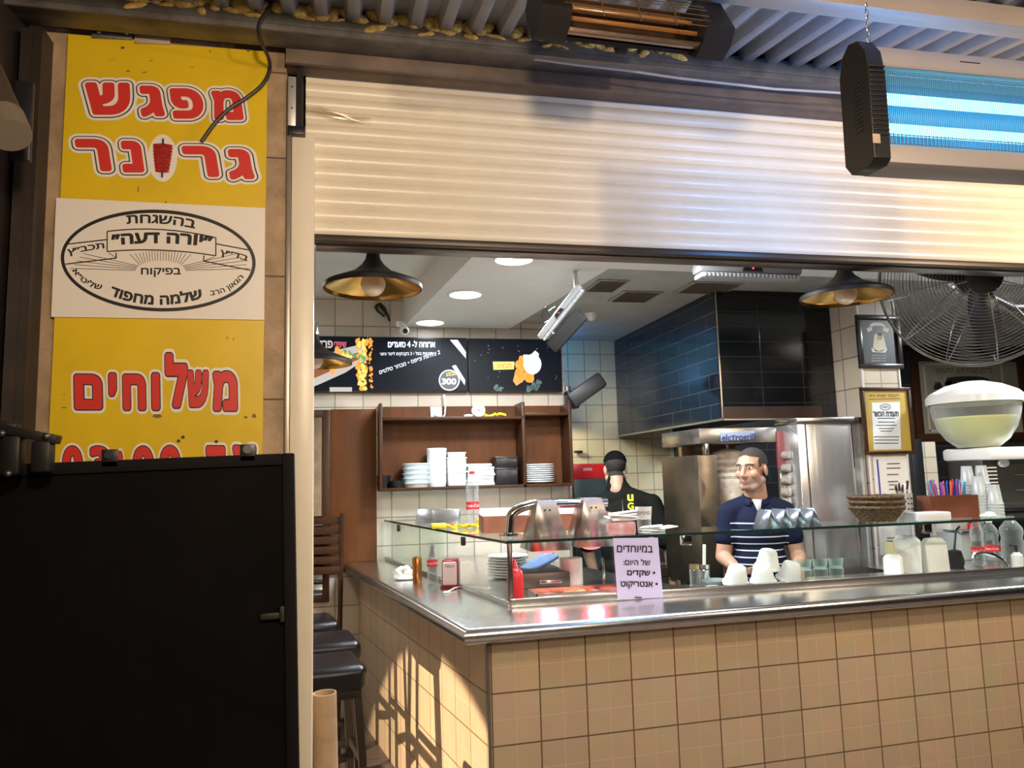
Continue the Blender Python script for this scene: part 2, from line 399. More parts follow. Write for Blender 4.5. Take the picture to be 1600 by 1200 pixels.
# lintel, beam, inner lintel
lm = MB(); lm.bb(-.185, 6.0, 2.66, 2.76, 3.10, 3.19, .004); lm.bb(-.185, 6.0, 2.655, 2.67, 3.092, 3.102)
struct(lm.build('wall_lintel', LINTEL))
struct(MB().bb(-.185, 6.0, 2.85, 2.95, 2.85, 3.35).bb(-.185, 6, 2.76, 2.85, 3.2, 3.35).build('wall_above_shutter', MATBLK))
im = MB(); im.bb(-.09, 6.0, 2.9, 2.985, 2.505, 3.0, .004)
struct(im.build('wall_inner_lintel', mat('grey_brown_lintel', (.24, .20, .175), .3, .6, .3, 5)))
bm_ = MB(); bm_.bb(-1.3, 6.0, 2.52, 2.66, 3.145, 3.205, .004); bm_.bb(-1.3, 6, 2.52, 2.528, 3.128, 3.15)
struct(bm_.build('trim_beam', BEAM))
# street-side awning of corrugated sheet, falling towards the street
rf = MB(); per = .106; x = -1.35; prof = []
while x < 6:
    prof += [(x, 0), (x+.038, 0), (x+.053, .034), (x+.091, .034)]; x += per
vs = []; fs = []
for (px_, pz) in prof:
    for y in (2.64, -1.3): vs.append((px_, y, 3.205 - .17*(2.64-y) + pz))
for i in range(len(prof)-1): fs.append((2*i, 2*i+1, 2*i+3, 2*i+2))
rf.add(vs, fs); ro = rf.build('ceiling_awning', GALV, ang=20); struct(ro)
sol = ro.modifiers.new('thickness', 'SOLIDIFY'); sol.thickness = .0015; sol.offset = 1
PUR = mat('purlin_wood', (.42, .33, .24), .55, .1, .3, 6, stretch=(.2, 1, 1))
a_, b_ = 2.30, 3.205 - .17*(2.64-2.30)
struct(MB().box((2.6, 1.93, 3.205-.17*.71-.035), (7.0, .09, .06), .004, (R(9.6), 0, 0)).build('trim_purlin', PUR))
# foam squeezed along the edge of the sheet
FOAM = mat('yellow_foam', (.78, .52, .13), .85, 0, .5, 30, .8, 80)
fm = MB(); rnd = random.Random(3); x = -1.02
while x < 1.25:
    k = 1 if x < .3 else .8
    fm.ell((x+rnd.uniform(-.02, .02), 2.515, 3.205+rnd.uniform(-.006, .012)), (rnd.uniform(.022, .05)*k, .024, rnd.uniform(.016, .036)*k), (0, rnd.uniform(-.4, .4), 0), 12)
    if rnd.random() < .6: fm.ell((x+rnd.uniform(-.03, .03), 2.52, 3.18+rnd.uniform(-.015, .012)), (rnd.uniform(.015, .05), .008, rnd.uniform(.005, .014)), (0, rnd.uniform(-.3, .3), 0), 10)
    x += rnd.uniform(.022, .045)
f_o = fm.build('expanding_foam', FOAM); tag(f_o, 'yellow expanding foam squeezed along the edge of the corrugated awning', 'foam'); f_o['kind'] = 'stuff'
dm = f_o.modifiers.new('rough', 'DISPLACE'); tx = bpy.data.textures.new('foam', 'CLOUDS'); tx.noise_scale = .02; dm.texture = tx; dm.strength = .012; dm.mid_level = .5
# dark frame left of the sign
BRN = mat('dark_brown_steel', (.055, .042, .034), .42, .5, .35, 5)
lf = MB(); lf.bb(-1.06, -1.02, 2.3, 2.8, 0, 3.2); lf.bb(-.985, -.945, 2.62, 2.718, 0, 3.12); lf.bb(-1.02, -.985, 2.66, 2.718, 0, 3.12)
lf.bb(-1.0, -.968, 2.60, 2.625, 1.0, 3.1)
struct(lf.build('trim_left_column', BRN))
lf2 = MB(); lf2.bb(-1.6, -1.06, 2.42, 2.46, 0, 3.3); lf2.bb(-1.13, -1.06, 2.34, 2.42, 0, 3.2, .006)
struct(lf2.build('wall_left_sheet', mat('brown_gloss_sheet', (.16, .11, .07), .22, .6, .4, 3)))
lb = MB(); lb.box((-1.0, 1.9, 3.1), (.06, 1.5, .05), 0, (R(9.6), 0, 0)); struct(lb.build('trim_left_rail', BRN))

# ------------------------------------------------------------------ roller shutter with guide
sh = thing('roller_shutter', 'cream roller shutter pulled down over the top of the shop opening', 'shutter', (-.1, 2.78, 2.49))
m = MB(); z0, z1, n = 2.505, 3.2, 13; hh = (z1-z0)/n; prof = []
for i in range(n):
    for k in range(9):
        t = k/8; prof.append((z0+hh*(i+t*.94), -.013*math.sin(math.pi*t)**.7))
    prof.append((z0+hh*(i+.97), .003))
vs = []; fs = []
for X in (-.12, 6.0):
    for z, dy in prof: vs.append((X, 2.783+dy, z))
N = len(prof)
for i in range(N-1): fs.append((i, i+1, N+i+1, N+i))
m.add(vs, fs)
m.build('curtain', CREAM, sh, w=True, ang=50)
MB().bb(-.105, 6.0, 2.768, 2.80, 2.482, 2.508, .004).build('bottom_bar', mat('dark_bar', (.06, .045, .035), .4, .5), sh, w=True)
gp = thing('shutter_guide', 'cream steel shutter guide post standing right of the signboard', 'post', (-.12, 2.75, 0))
MB().bb(-.165, -.087, 2.72, 2.79, 0, 2.86, .004).build('post', CREAM, gp, w=True)
MB().bb(-.183, -.166, 2.715, 2.74, 0, 3.06, .002).build('edge_strip', mat('aluminium_edge', (.35, .30, .25), .35, .6), gp, w=True)
br = thing('guide_bracket', 'open white and black metal bracket above the cream shutter guide', 'bracket', (-.15, 2.70, 2.85))
MB().bb(-.178, -.150, 2.693, 2.70, 2.875, 3.06, .002).build('plate', mat('pale_zinc', (.6, .58, .55), .4, .6), br, w=True)
mb = MB(); mb.bb(-.178, -.118, 2.69, 2.718, 2.845, 2.875, .002); mb.bb(-.148, -.127, 2.695, 2.718, 2.875, 3.09); mb.build('channel', BLACK, br, w=True)
for z in (2.94, 3.02): MB().cyl((-.164, 2.694, z), (-.164, 2.690, z), .003, n=10).build('bolt', INK, br, w=True)
pb = MB()
pts = [at(478, 171, y=2.755), at(500, 172, y=2.75), at(525, 178, y=2.75), at(552, 184, y=2.755), at(580, 185, y=2.76)]
for off in (-.012, 0, .012):
    pb.tube([p+Vector((0, -.006, off*math.sin(i*.9+.4)-.004*i*abs(off)/.012)) for i, p in enumerate(pts)], [.002, .004, .006, .005, .002], 6)
pb.add([pts[0]+Vector((0, -.004, 0)), pts[1]+Vector((0, -.012, .003)), pts[2]+Vector((0, -.014, .004)), pts[3]+Vector((0, -.012, .0)), pts[4]+Vector((0, -.006, 0)), pts[3]+Vector((0, -.008, -.022)), pts[2]+Vector((0, -.01, -.026)), pts[2]+Vector((-.02, -.01, -.012))], [(0, 1, 2, 7), (2, 3, 5, 6), (3, 4, 5), (2, 6, 7)])
tag(pb.build('plastic_bag', glass('thin_plastic', (.9, .88, .84), .25, 1.6)), 'scrap of clear plastic bag caught at the top left of the shutter', 'plastic bag')
# thin pale cable along the beam
cpts = [at(x, y, y=2.50) for x, y in ((835, 92), (900, 101), (980, 110), (1060, 122), (1140, 131), (1210, 139), (1330, 146), (1500, 160))]
tag(MB().tube(cpts, .005, 8).build('conduit', mat('grey_cable', (.42, .39, .36), .5)), 'thin grey cable running along the underside of the awning beam', 'cable')
# ------------------------------------------------------------------ signs on the stone pillar
YEL = mat('yellow_board', (.74, .50, .012), .38, 0, .12, 4)
SRED = mat('sign_red', (.62, .035, .025), .4); SWHT = mat('sign_white', (.80, .74, .66), .4)
ys = thing('shop_signboard', 'tall yellow signboard with red Hebrew lettering on the stone pillar', 'sign', (-.575, 2.71, 2.3))
bd = MB(); bd.mat(0)
bd.prism([(-.902, 1.35), (-.252, 1.35), (-.250, 3.152), (-.42, 3.150), (-.58, 3.145), (-.70, 3.152), (-.897, 3.150)], 0, .010,
         Matrix(((1, 0, 0, 0), (0, 0, -1, 2.715), (0, 1, 0, 0), (0, 0, 0, 1))))
bd.build('board', YEL, ys, w=True)
Y0 = 2.7045
NL = [0]
def layered(name, s, box, layers, shear=0, tilt=0):
    """one word: white halo, black line, white gap, red letter, each printed over the last"""
    m = MB(); mats = []; NL[0] += 1
    for i, (bold, mt) in enumerate(layers):
        m.mat(i); mats.append(mt)
        fm = pxmap(*box, Y0, lift=.0006*i+.00011*(NL[0] % 5), tilt=tilt)
        put_text(m, heb(s), fm, bold, shear, ref=layers[-1][0])
    m.keep = True
    o = m.build(name, mats, ys, w=True); return o
LY = [(.085, SWHT), (.045, INK), (.033, SWHT), (.0, SRED)]
LYB = [(.17, SWHT), (.118, INK), (.096, SWHT), (.055, SRED)]
# each letter gets its own box so that it stands where it stands in the photo
for ch, b in zip('מפגש', ((330, 141, 381, 188), (265, 138, 318, 186), (218, 134, 258, 183), (133, 129, 204, 180))):
    layered('letter', ch, b, LYB, shear=-.12)
for ch, b in zip('גרנר', ((356, 233, 398, 281), (284, 228, 343, 277), (189, 220, 226, 270), (117, 217, 175, 268))):
    layered('letter', ch, b, LYB, shear=-.12)
LYC = [(.13, SWHT), (.078, INK), (.055, SRED)]
for ch, b in zip('משלוחים', ((333, 580, 371, 642), (293, 579, 326, 636), (258, 552, 293, 637), (237, 583, 250, 641), (192, 585, 228, 641), (170, 583, 182, 619), (116, 585, 160, 640))):
    layered('letter', ch, b, LYC, shear=-.02)
for ch, b in zip('03:00עד', ((98, 697, 129, 754), (141, 697, 172, 754), (184, 706, 192, 752), (208, 697, 240, 754), (250, 696, 282, 754), (362, 696, 400, 754), (322, 697, 352, 754))):
    layered('letter', ch, b, LYC, shear=-.02)
# the meat cone that stands in for a letter
kb = MB(); kw = MB()
cx, top, bot = 254.5, 217, 277
halo = [(225+16*math.cos(a)*0+ (254-225) + 23*math.cos(a), 247+37*math.sin(a)) for a in [2*math.pi*i/28 for i in range(28)]]
kw.poly([at(x, y, y=Y0) for x, y in halo]); kw.keep = True
kw.build('cone_halo', SWHT, ys, w=True)
c0 = at(254, 247, y=Y0-.001); u = (at(255, 247, y=Y0)-at(254, 247, y=Y0)).length
kb.mat(0); k2 = 9
prof = []
for i in range(k2*4+1):
    t = i/(k2*4); r = 16*(1-.35*(1-t)**1.6)*(.9+.1*abs(math.sin(t*k2*math.pi)))*(min(1, 8*(1-t)+.55)); prof.append((r*u*(1 if 0 < i < k2*4 else .0), (t-.5)*52*u))
kb.lathe(prof, 20, Matrix.Translation(c0) @ Matrix.Diagonal((1, .05, 1, 1)))
kb.mat(1); kb.cyl(c0+Vector((0, 0, 24*u)), c0+Vector((0, 0, 34*u)), 1.6*u, n=8); kb.cyl(c0+Vector((0, 0, -24*u)), c0+Vector((.0, 0, -34*u)), 1.6*u, n=8)
kb.build('meat_cone', [mat('printed_meat', (.45, .02, .015), .35, 0, .85, 120, stretch=(.5, 1, 1.4), col2=(.12, .01, .008)), INK], ys, w=True)
hm = MB()
for x, y in ((192, 75), (254, 67), (388, 79), (286, 683), (279, 689), (338, 690)):
    hm.cyl(at(x, y, y=2.7048), at(x, y, y=2.7035), .0055, n=12)
hm.build('screw_hole', INK, ys, w=True)
wm = MB()
for x, y, w_, h_ in ((200, 111, 7, 3), (226, 113, 9, 2), (236, 95, 8, 1.4), (328, 80, 3, 3), (175, 93, 10, 1), (300, 105, 9, 1), (216, 296, 2, 12), (259, 317, 3, 6), (100, 617, 3, 2), (355, 528, 2, 5), (365, 530, 2, 4), (384, 652, 7, 4), (397, 650, 8, 7), (246, 650, 16, 7), (100, 637, 10, 2)):
    wm.poly([at(x+dx*w_, y+dy*h_, y=Y0) for dx, dy in ((-.5, .2), (.1, .5), (.5, .1), (.2, -.5), (-.3, -.4))])
wm.keep = True
wm.build('wear_mark', mat('sign_wear', (.20, .13, .04), .7), ys, w=True)
# white certificate board
ks = thing('kosher_supervision_sign', 'white board with an oval black Hebrew emblem across the yellow sign', 'sign', (-.58, 2.70, 2.37))
kp = MB(); kp.prism([(-.908, 2.172), (-.250, 2.174), (-.252, 2.570), (-.909, 2.571)], 0, .004, Matrix(((1, 0, 0, 0), (0, 0, -1, 2.7035), (0, 1, 0, 0), (0, 0, 0, 1))))
kp.build('board', mat('cream_board', (.80, .73, .65), .42), ks, w=True)
Y1 = 2.6992
em = MB()
def Z2(x, y): return (x*.3, 300+y*.3)      # detail coordinates of the emblem
def line(p, q, w=1.1, sub=1):
    a, b = Z2(*p), Z2(*q); dx, dy = b[0]-a[0], b[1]-a[1]; L = math.hypot(dx, dy); nx, ny = -dy/L*w/2, dx/L*w/2
    em.poly([at(a[0]+nx, a[1]+ny, y=Y1), at(b[0]+nx, b[1]+ny, y=Y1), at(b[0]-nx, b[1]-ny, y=Y1), at(a[0]-nx, a[1]-ny, y=Y1)])
def stroke(pts, w=1.1):
    for p, q in zip(pts, pts[1:]): line(p, q, w)
NE = 90; cxe, cye = 824, 357; tl = R(2.2)
def ell_pt(a, rx, ry):
    x, y = rx*math.cos(a), ry*math.sin(a); return (cxe+x*math.cos(tl)-y*math.sin(tl), cye+x*math.sin(tl)+y*math.cos(tl))
ring = []; 
for i in range(NE):
    a0, a1 = 2*math.pi*i/NE, 2*math.pi*(i+1)/NE
    q = [ell_pt(a0, 508, 265), ell_pt(a1, 508, 265), ell_pt(a1, 490, 247), ell_pt(a0, 490, 247)]
    em.poly([at(*Z2(*p), y=Y1) for p in q])
def arc(p, q, sag, n=8):
    return [(p[0]+(q[0]-p[0])*t, p[1]+(q[1]-p[1])*t - sag*4*t*(1-t)) for t in [i/n for i in range(n+1)]]
stroke(arc((558, 205), (1124, 238), 26), 1.9); stroke(arc((558, 310), (1124, 332), 18), 1.9); stroke([(558, 205), (558, 310)], 1.9); stroke([(1124, 238), (1124, 332)], 1.9)
stroke([(345, 272), (556, 248)], 1.9); stroke([(340, 376), (606, 344), (604, 316)], 1.9); stroke([(566, 316), (606, 344)], 1)
stroke([(1126, 270), (1312, 305)], 1.9); stroke([(1306, 408), (1060, 360), (1062, 330)], 1.9); stroke([(1060, 360), (1116, 338)], 1)
for i in range(29):
    a = R(176 - i*172/28); ca, sa = math.cos(a), math.sin(a)
    p = (836+130*ca, 412-55*sa); hx = 836+ 128*ca
    k = 1e9
    # ends: the ribbon above, the oval at the sides
    lim = 310-26*(1-((hx-836)/300)**2) if abs(ca) < .88 else None
    if abs(ca) < .86:
        t = (412 - (300 + 36*abs(ca)**2))/max(sa, .05); q = (836+t*ca*1.25, 412-t*sa)
    else:
        t = 455 if i not in (0, 28) else 470; q = (836+t*ca, 412-t*sa*.42)
    line(p, q, .85)
def et(s, p, h, bold=.026):
    put_text(em, heb(s), curvemap([Z2(*q) for q in p], h*.3, Y1), bold)
et('בהשגחת', [(660, 168), (835, 166), (1014, 192)], 46)
et('״יורה דעה״', [(583, 280), (840, 268), (1104, 288)], 58, .042)
et('תכב״ץ', [(358, 338), (452, 318), (546, 304)], 40); et('בד״ץ', [(1145, 340), (1215, 352), (1284, 372)], 40)
et('בפיקוח', [(734, 443), (838, 443), (942, 443)], 48)
et('שלמה מחפוד', [(566, 536), (806, 588), (1060, 552)], 62, .042)
et('שליט״א', [(374, 410), (440, 478), (530, 510)], 34); et('הגאון הרב', [(1096, 548), (1195, 520), (1278, 450)], 34)
em.keep = True
em.build('emblem', INK, ks, w=True)
# metal scraps at the top of the sign
pl = thing('mounting_plate', 'small bolted steel plate above the top edge of the yellow sign', 'plate', tuple(at(175, 50, y=2.70)))
mp = MB(); c = at(175, 50, y=2.70); mp.box(c, (.128, .004, .050), .001, (0, R(-3), 0)); mp.build('plate', BEAM, pl, w=True)
for x, y in ((154, 49), (197, 51)): MB().ell(at(x, y, y=2.697), (.008, .006, .008), n=12).build('bolt', STEEL, pl, w=True)
c = at(238, 58, y=2.70)
tag(MB().box((0, 0, 0), (.115, .004, .050), .001, (0, R(-3), 0)).build('backing_strip', mat('pale_scrap', (.42, .33, .24), .7), loc=c), 'pale flat strip beside the bolted plate above the yellow sign', 'strip')
# black cable hanging over the sign
ck = [(432, -30), (424, 6), (408, 30), (404, 48), (410, 70), (420, 92), (421, 110), (410, 132), (386, 152), (358, 170), (336, 192), (320, 214), (314, 222)]
sm = []
for i in range(len(ck)-1):
    p0, p1, p2, p3 = [Vector(ck[max(0, min(len(ck)-1, j))]) for j in (i-1, i, i+1, i+2)]
    for k in range(4):
        t = k/4; sm.append(.5*((2*p1)+(p2-p0)*t+(2*p0-5*p1+4*p2-p3)*t*t+(3*p1-p0-3*p2+p3)*t**3))
tag(MB().tube([at(p.x, p.y, y=(2.50 if p.y < 66 else 2.50+.19*min(1, (p.y-66)/40))) for p in sm], .0065, 8).build('hanging_cable', mat('black_rubber', (.02, .014, .012), .45)), 'thick black cable hanging down across the yellow sign', 'cable')
# ------------------------------------------------------------------ tall black panel in front of the sign
TILT = R(-1.25)
bp = thing('black_metal_panel', 'large black framed metal panel standing in front of the yellow sign', 'panel', (-.118, 2.45, .9), rot=(0, TILT, 0))
fr = MB(); H0, H1 = -.9, .81
fr.bb(-.035, 0, 0, .05, H0, H1, .004); fr.bb(-1.3, -.035, 0, .05, H1-.035, H1, .004); fr.bb(-1.3, -.035, 0, .05, H0, H0+.035, .004); fr.bb(-1.335, -1.3, 0, .05, H0, H1, .004)
fr.build('frame', MATBLK, bp)
MB().bb(-1.31, -.025, .012, .04, H0+.02, H1-.02).build('infill', mat('black_sheet', (.006, .005, .005), .65, 0, .3, 3, spec=.05), bp)
for px_ in (-.518, -.135):
    k = MB(); k.bb(px_-.022, px_+.022, .0, .012, H1-.02, H1+.032, .002); c_ = k.build('clip', BLACK, bp)
    MB().cyl((px_, 0.001, H1+.016), (px_, -.006, H1+.016), .013, n=16).build('bolt', STEEL, c_)
lt = MB(); lt.box((-.075, -.004, .33), (.055, .012, .018), .002); lt.box((-.040, -.008, .334), (.012, .014, .045), .002); lt.build('latch', mat('worn_black_iron', (.05, .042, .035), .5, .6), bp)
hg = thing('iron_hinge_bracket', 'black iron bracket with bolts on the upper left corner of the black panel', 'bracket', tuple(at(40, 700, y=2.38)))
c = at(40, 700, y=2.38)
g = MB(); g.box(c+Vector((.0, 0, .04)), (.17, .05, .025), .004, (0, R(13), 0)); g.box(c+Vector((-.03, 0, -.02)), (.05, .05, .11), .01); g.box(c+Vector((.045, 0, -.025)), (.05, .05, .09), .01); g.box(c+Vector((-.06, .01, .03)), (.06, .04, .09), .006, (0, R(13), 0))
g.build('body', mat('black_iron', (.022, .019, .018), .5, .5, .4, 20), hg, w=True)
for dx, dz in ((.06, .03), (-.05, .04), (-.07, -.05), (-.03, -.07)): MB().ell(c+Vector((dx, -.028, dz)), .010, n=10).build('bolt', DARKSTEEL, hg, w=True)
pp = thing('capped_pipe', 'grey round pipe end on a black plate at the far left', 'pipe', tuple(at(12, 185, y=2.3)))
c = at(10, 185, y=2.34)
MB().box(at(36, 190, y=2.36), (.05, .02, .24), .004).build('plate', BLACK, pp, w=True)
a0, a1 = at(2, 132, y=2.28), at(16, 224, y=2.16)
q = MB(); q.cyl(at(-30, 100, y=2.32), at(8, 188, y=2.22), .048, n=28); q.build('pipe', mat('brown_pipe', (.075, .055, .04), .45, .2), pp, w=True)
MB().cyl(at(6, 183, y=2.225), at(17, 212, y=2.195), .051, n=28).build('cap', mat('grey_cap', (.17, .135, .10), .5), pp, w=True)
# ------------------------------------------------------------------ heater and insect trap under the awning
ht = thing('infrared_heater', 'black infrared heater with a grille hung under the corrugated awning', 'heater', tuple(at(985, 30, y=2.02)), rot=(R(-30), 0, R(1.5)))
ht.scale = (.88, .88, .88)
HB = mat('heater_black', (.02, .017, .015), .35, .3)
HL = .35
for sx in (-1, 1):
    e = MB(); e.prism([(-.055, -.085), (.0, -.105), (.06, -.095), (.075, -.05), (.075, .05), (.06, .095), (0, .105), (-.055, .085)], 0, .105,
        Matrix(((0, 0, 1, sx*HL*.98-(.105 if sx > 0 else 0)), (1, 0, 0, 0), (0, 1, 0, 0), (0, 0, 0, 1))))
    e.build('end_cap', HB, ht)
e = MB()
pts = [(.062*math.cos(R(a))-.0, .098*math.sin(R(a))) for a in range(-90, 91, 15)]
vs = []; fs = []
for X in (-.26, .26):
    for y, z in pts: vs.append((X, y, z))
n = len(pts)
for i in range(n-1): fs.append((i, i+1, n+i+1, n+i))
e.add(vs, fs); e.build('reflector', mat('copper_reflector', (.26, .15, .085), .25, .9, .2, 20), ht)
MB().bb(-.26, .26, .06, .075, -.05, .05).build('back_shell', HB, ht)
for dz in (-.035, .035):
    MB().cyl((-.26, .005, dz), (.26, .005, dz), .008, n=12).build('quartz_tube', mat('amber_quartz', (.35, .15, .04), .12, .0, coat=.6), ht)
g = MB()
for z in (-.085, -.055, -.03, 0, .03, .055, .085): g.tube([(-.26, -.05-.012*(1-abs(z)/.085), z), (.26, -.05-.012*(1-abs(z)/.085), z)], .0016, 6)
for x in (-.13, 0, .13): g.tube([(x, -.045, -.092), (x, -.058, -.05), (x, -.064, 0), (x, -.058, .05), (x, -.045, .092)], .0022, 6)
g.build('grille', mat('grille_wire', (.4, .3, .2), .35, .9), ht)
MB().bb(-.02, .02, .075, .12, -.02, .02, .003).build('bracket', HB, ht)

zp = thing('insect_killer_lamp', 'glowing blue insect killer lamp hanging from chains at the upper right', 'insect lamp', tuple(at(1337, 165, y=1.62)), rot=(R(2), R(-.6), R(0)))
zp.scale = (.95, .62, .93)
ZL = 1.0
sec = [(-.085, -.165), (-.06, -.18), (.05, -.18), (.085, -.15), (.085, .10), (.06, .155), (.02, .178), (-.03, .17), (-.07, .13), (-.085, .06)]
for x0 in (0.0, ZL-.05):
    c_ = MB(); c_.prism([(y*1.06, z*1.02) for y, z in sec], 0, .05, Matrix(((0, 0, 1, x0), (1, 0, 0, 0), (0, 1, 0, 0), (0, 0, 0, 1))))
    for i in range(15): c_.box((x0+.025, -.091, .085-i*.0135), (.05, .006, .006))
    for i in range(12): c_.box((x0-.001, -.01, .06-i*.0125), (.004, .05, .006), .0)
    eo = c_.build('end_cap', mat('black_cap', (.012, .011, .012), .35), zp)
    bv = eo.modifiers.new('b', 'BEVEL'); bv.width = .006; bv.segments = 2; bv.limit_method = 'ANGLE'; bv.angle_limit = R(40)
MB().box((.008, -.092, -.118), (.022, .004, .026), .001, None).build('sticker', mat('beige_sticker', (.5, .4, .3), .5), eo)
bpy.data.objects['sticker'].parent = [c for c in zp.children if c.name.startswith('end_cap')][0]
SIL = mat('silver_housing', (.42, .38, .37), .5, .2)
hs = MB()
hs.bb(.05, ZL-.05, -.084, .084, -.178, -.128, .004)                           # lower lip
top = [(-.083, .098), (-.075, .12), (-.045, .158), (-.02, .168), (.02, .172), (.06, .15), (.082, .1), (.082, -.13), (.07, -.13), (.07, .09), (-.075, .09)]
hs.prism(top, .05, ZL-.05, Matrix(((0, 0, 1, 0), (1, 0, 0, 0), (0, 1, 0, 0), (0, 0, 0, 1))))
hs.build('housing', SIL, zp)
tx_ = MB()
for i, (w_, dz) in enumerate(((.065, 0), (.05, -.012), (.058, -.022))): tx_.box((.30+w_/2, -.0845+.014, .128+dz*.7), (w_, .002, .0025), 0, (R(-40), 0, 0))
tx_.build('printed_warning', INK, zp)
MB().bb(.05, ZL-.05, .060, .068, -.128, .09).build('back_plate', mat('blue_white_backing', (.10, .30, .48), .4, .1), zp)
for z in (-.062, .024):
    MB().cyl((.055, -.005, z), (ZL-.055, -.005, z), .0165, n=16).build('tube', glow('uv_tube', (.22, .72, 1.0), 4.5), zp)
wr = MB()
for i in range(150):
    x = .055 + (ZL-.11)*i/149
    wr.box((x, -.058, -.02), (.0012, .0012, .215))
wr.build('high_voltage_grid', mat('grid_wire', (.05, .12, .2), .4, .2), zp)
gd = MB()
for z in (-.125, -.10, .066, .088): gd.box((ZL/2, -.083, z), (ZL-.1, .002, .002))
for i in range(75):
    x = .055+(ZL-.11)*i/74; gd.box((x, -.083, -.112), (.0014, .0014, .03)); 
gd.build('guard', STEEL, zp)
ctop = at(1361, 8, y=1.66)
ch = MB(); a = Vector((.05, 0, .17)); 
for i in range(7):
    z = .182+i*.018
    ch.tube([(.055+(.005*math.cos(t) if i % 2 else 0), (0 if i % 2 else .005*math.cos(t)), z+.011*math.sin(t)) for t in [2*math.pi*k/10 for k in range(10)]], .0015, 5, True)
ch.build('chain', STEEL, zp)

# ------------------------------------------------------------------ counter
CTS = mat('counter_steel', (.74, .73, .72), .22, 1, .12, 14, .03, 60)
NS = (3.066-2.952)/(3.118-.458)
def nose(x): return 2.952+NS*(x-.458)
XR = 4.9
ct = thing('bar_counter', 'tiled corner bar counter with a rounded steel top', 'counter', (.6, 3.1, 0))
out = [(.458, 2.952), (XR, nose(XR)), (XR, 4.2), (2.95, 4.0), (2.95, 3.72), (1.66, 3.72), (1.30, 5.645), (.026, 5.645)]
b = bmesh.new(); vs = [b.verts.new((x, y, 0)) for x, y in out]; f = b.faces.new(vs)
ex = bmesh.ops.extrude_face_region(b, geom=[f]); bmesh.ops.translate(b, verts=[v for v in ex['geom'] if isinstance(v, bmesh.types.BMVert)], vec=(0, 0, .06))
bmesh.ops.recalc_face_normals(b, faces=b.faces[:])
eds = [e for e in b.edges if all((abs(v.co.y-nose(v.co.x)) < .01 or (v.co.x < .5)) for v in e.verts) and abs(e.verts[0].co.z-e.verts[1].co.z) < .01]
bmesh.ops.bevel(b, geom=eds, offset=.027, segments=5, profile=.5, affect='EDGES')
MB().merge(b, Matrix.Translation((0, 0, .99))).build('steel_top', CTS, ct, w=True)
fp = MB(); fp.add([(.575, 3.075, 0), (XR, nose(XR)+.11, 0), (XR, nose(XR)+.16, 0), (.60, 3.14, 0), (.575, 3.075, .992), (XR, nose(XR)+.11, .992), (XR, nose(XR)+.16, .992), (.60, 3.14, .992)],
   [(0, 1, 5, 4), (1, 2, 6, 5), (2, 3, 7, 6), (4, 5, 6, 7), (0, 3, 2, 1)])
fp.build('front_panel', T_CNT, ct)
bpy.data.objects['front_panel'].location = (-.6, -3.1, 0)
sp = MB(); sp.add([(.568, 3.08, 0), (.135, 5.645, 0), (.185, 5.645, 0), (.61, 3.10, 0), (.568, 3.08, .992), (.135, 5.645, .992), (.185, 5.645, .992), (.61, 3.10, .992)],
   [(0, 4, 5, 1), (1, 5, 6, 2), (2, 6, 7, 3), (4, 7, 6, 5)])
sp.build('side_panel', T_SIDE, ct); bpy.data.objects['side_panel'].location = (-.6, -3.1, 0)
MB().box((.570, 3.076, .496), (.012, .014, .992)).build('corner_trim', mat('grey_corner_trim', (.22, .2, .18), .35, .6), ct, w=True)
bs = MB(); bs.bb(.66, 1.15, 3.3, 5.6, .02, .985); bs.bb(1.15, XR, 3.35, 3.70, .02, .985); bs.build('carcass', DARKSTEEL, ct, w=True)
# glass case on the counter
GX, GY, GT = .735, 3.39, 1.325
gs = Vector((.328-.735, 5.66-3.39, 0)).normalized()
gc = thing('glass_display_case', 'long glass counter case with a glass shelf on top', 'display case', (GX, GY, 1.05))
rl = MB(); rl.bb(GX, XR-.1, GY-.012, GY+.02, 1.05, 1.085, .002)
L_ = math.hypot(.407, 2.27); ang = math.atan2(2.27, -.407)
rl.box((GX-.2035, GY+1.135, 1.062), (L_, .025, .024), .002, (0, 0, ang)); rl.build('bottom_rail', STEEL, gc, w=True)
MB().bb(GX+.014, XR-.1, GY-.004, GY+.004, 1.085, GT-.004).build('front_pane', PANE, gc, w=True)
MB().box((GX-.2035, GY+1.135, (1.075+GT)/2), (L_-.03, .008, GT-1.08), 0, (0, 0, ang)).build('side_pane', PANE, gc, w=True)
MB().box((.325+.21, 5.655, (1.055+GT)/2), (.42, .008, GT-1.06), 0).build('end_pane', PANE, gc, w=True)
s_ = MB(); s_.prism([(GX-.015, GY-.012), (XR-.1, GY-.012), (XR-.1, GY+.30), (1.395, GY+.30), (1.395, GY+.165), (.875, GY+.165), (.875, GY+.44), (1.44, GY+.44), (1.44, 4.20), (1.04, 4.20), (.328+.42, 5.662), (.315, 5.662)], GT, GT+.012)
s_.build('top_shelf', SHELFG, gc, w=True)
EDG = mat('glass_edge', (.012, .035, .028), .15)
MB().bb(GX-.016, XR-.1, GY-.0135, GY-.0115, GT, GT+.012).build('front_edge', EDG, gc, w=True)
e0, e1 = Vector((GX-.0165, GY-.012, 0)), Vector((.3135, 5.66, 0)); MB().add([e0+Vector((0, 0, GT)), e1+Vector((0, 0, GT)), e1+Vector((0, 0, GT+.012)), e0+Vector((0, 0, GT+.012)), e0+Vector((.0012, 0, GT)), e1+Vector((.0012, 0, GT)), e1+Vector((.0012, 0, GT+.012)), e0+Vector((.0012, 0, GT+.012))], [(0, 1, 2, 3), (4, 5, 6, 7), (0, 1, 5, 4), (2, 3, 7, 6)]).build('side_edge', EDG, gc, w=True)
